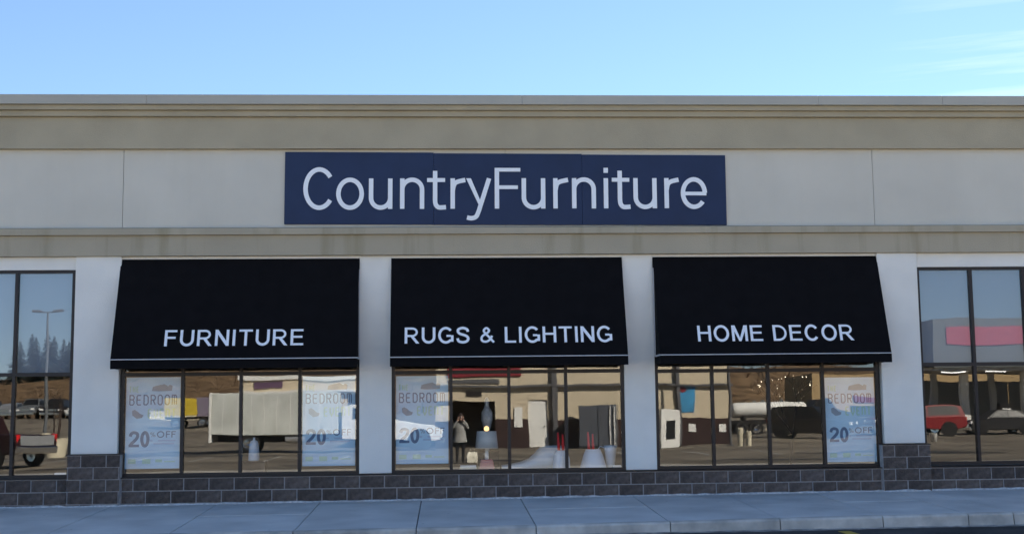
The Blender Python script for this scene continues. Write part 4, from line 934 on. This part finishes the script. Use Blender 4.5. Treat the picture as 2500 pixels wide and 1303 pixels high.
jk = MB().loft([[(rx*math.cos(a), ry*math.sin(a)+.005, z) for a in [2*PI*i/18 for i in range(18)]] for z, rx, ry in ((.70,.235,.185),(.86,.205,.16),(1.04,.175,.135),(1.24,.205,.145),(1.36,.16,.11))], caps=False)
jk.build('jacket', JACK, pe, smooth=True)
MB().lathe([(.085,1.375),(.115,1.36),(.12,1.40),(.09,1.44),(.075,1.43)], n=16).build('scarf', BLACKF, pe, smooth=True)
hr = MB()
hv = []
for j in range(7):
    th = PI*.5*(1-j/6)
    for i in range(16):
        a = 2*PI*i/16; back = -math.sin(a)
        rz_ = .100*math.sin(th)-(.13*(1-j*0) if False else 0)
        hv.append((.095*math.cos(a)*math.cos(PI*.5*j/6)*1.0, .015+.115*math.sin(a)*math.cos(PI*.5*j/6), 1.605+.10*math.sin(PI*.5*j/6)-(.16 if j == 0 and back > -.35 else 0)))
hr.loft([hv[16*j:16*j+16] for j in range(7)], caps=False).build('hair', HAIRM, pe, smooth=True)
MB().box(-.07, .07, .225, .262, 1.535, 1.60).build('sunglasses', HAIRM, pe) if False else None
for s in (-1, 1):
    MB().lathe([(.002,0),(.010,.003),(.012,.008),(.004,.012)], n=8).build('eye', HAIRM, pe, loc=(s*.032, .122, 1.575))
    MB().lathe([(.004,-.03),(.016,-.02),(.02,0),(.016,.022),(.004,.03)], n=8).build('ear', SKIN, pe, loc=(s*.088, .01, 1.56), smooth=True)
    # fingers curled round the camera, thumb underneath
    for k_ in range(4):
        zf = 1.515+.019*k_; L_ = (.055, .066, .062, .050)[k_]
        nd = [((s*.074,.235,zf-.01),.0095), ((s*.082,.262,zf),.009), ((s*.068,.280,zf+.003),.0085), ((s*(.074-L_*.6),.283,zf+.003),.007)]
        skin_mesh(nd, [(0,1),(1,2),(2,3)], 'finger', [SKIN], pe, 1)
    skin_mesh([((s*.07,.232,1.495),.0115), ((s*.06,.235,1.512),.010), ((s*.035,.240,1.518),.008)], [(0,1),(1,2)], 'thumb', [SKIN], pe, 1)
MB().lathe([(.002,0),(.012,.004),(.017,.02),(.010,.05)], n=8).build('nose', SKIN, pe, loc=(0, .125, 1.525), smooth=True)
MB().box(-.022, .022, .118, .124, 1.492, 1.502).build('mouth', mat('lips', (.40, .13, .12), .5), pe)
cm = thing('camera_device', 'small dark compact camera held up in front of the face', 'camera', (.44, -21.145, 1.262))
MB().box(-.055, .055, -.014, .014, -.034, .034).build('camera_body', DARK, cm, bevel=.006)
ln = MB().lathe([(.022,.014),(.022,.030),(.018,.042),(.010,.042)], n=16); ln.v = [(a, c, b) for a, b, c in ln.v]; ln.build('lens', CHROME, cm, smooth=True)
sb = thing('shopping_bag', 'cream shopping bag standing on the ground beside the person with the camera', 'bag', (.86, -21.3, -.28))
MB().loft([[(-.17,-.10,0),(.17,-.10,0),(.17,.10,0),(-.17,.10,0)],[(-.19,-.11,.22),(.19,-.11,.22),(.19,.11,.22),(-.19,.11,.22)],[(-.16,-.05,.38),(.16,-.05,.38),(.16,.05,.38),(-.16,.05,.38)]]).build('bag_body', CREAM, sb, bevel=.01)
hb = MB(); pts = [(-.08,0,.37),(-.07,0,.46),(0,0,.50),(.07,0,.46),(.08,0,.37)]
for a, b in zip(pts[:-1], pts[1:]): hb.tube(a, b, .007, n=6)
hb.build('handle', CREAM, sb)
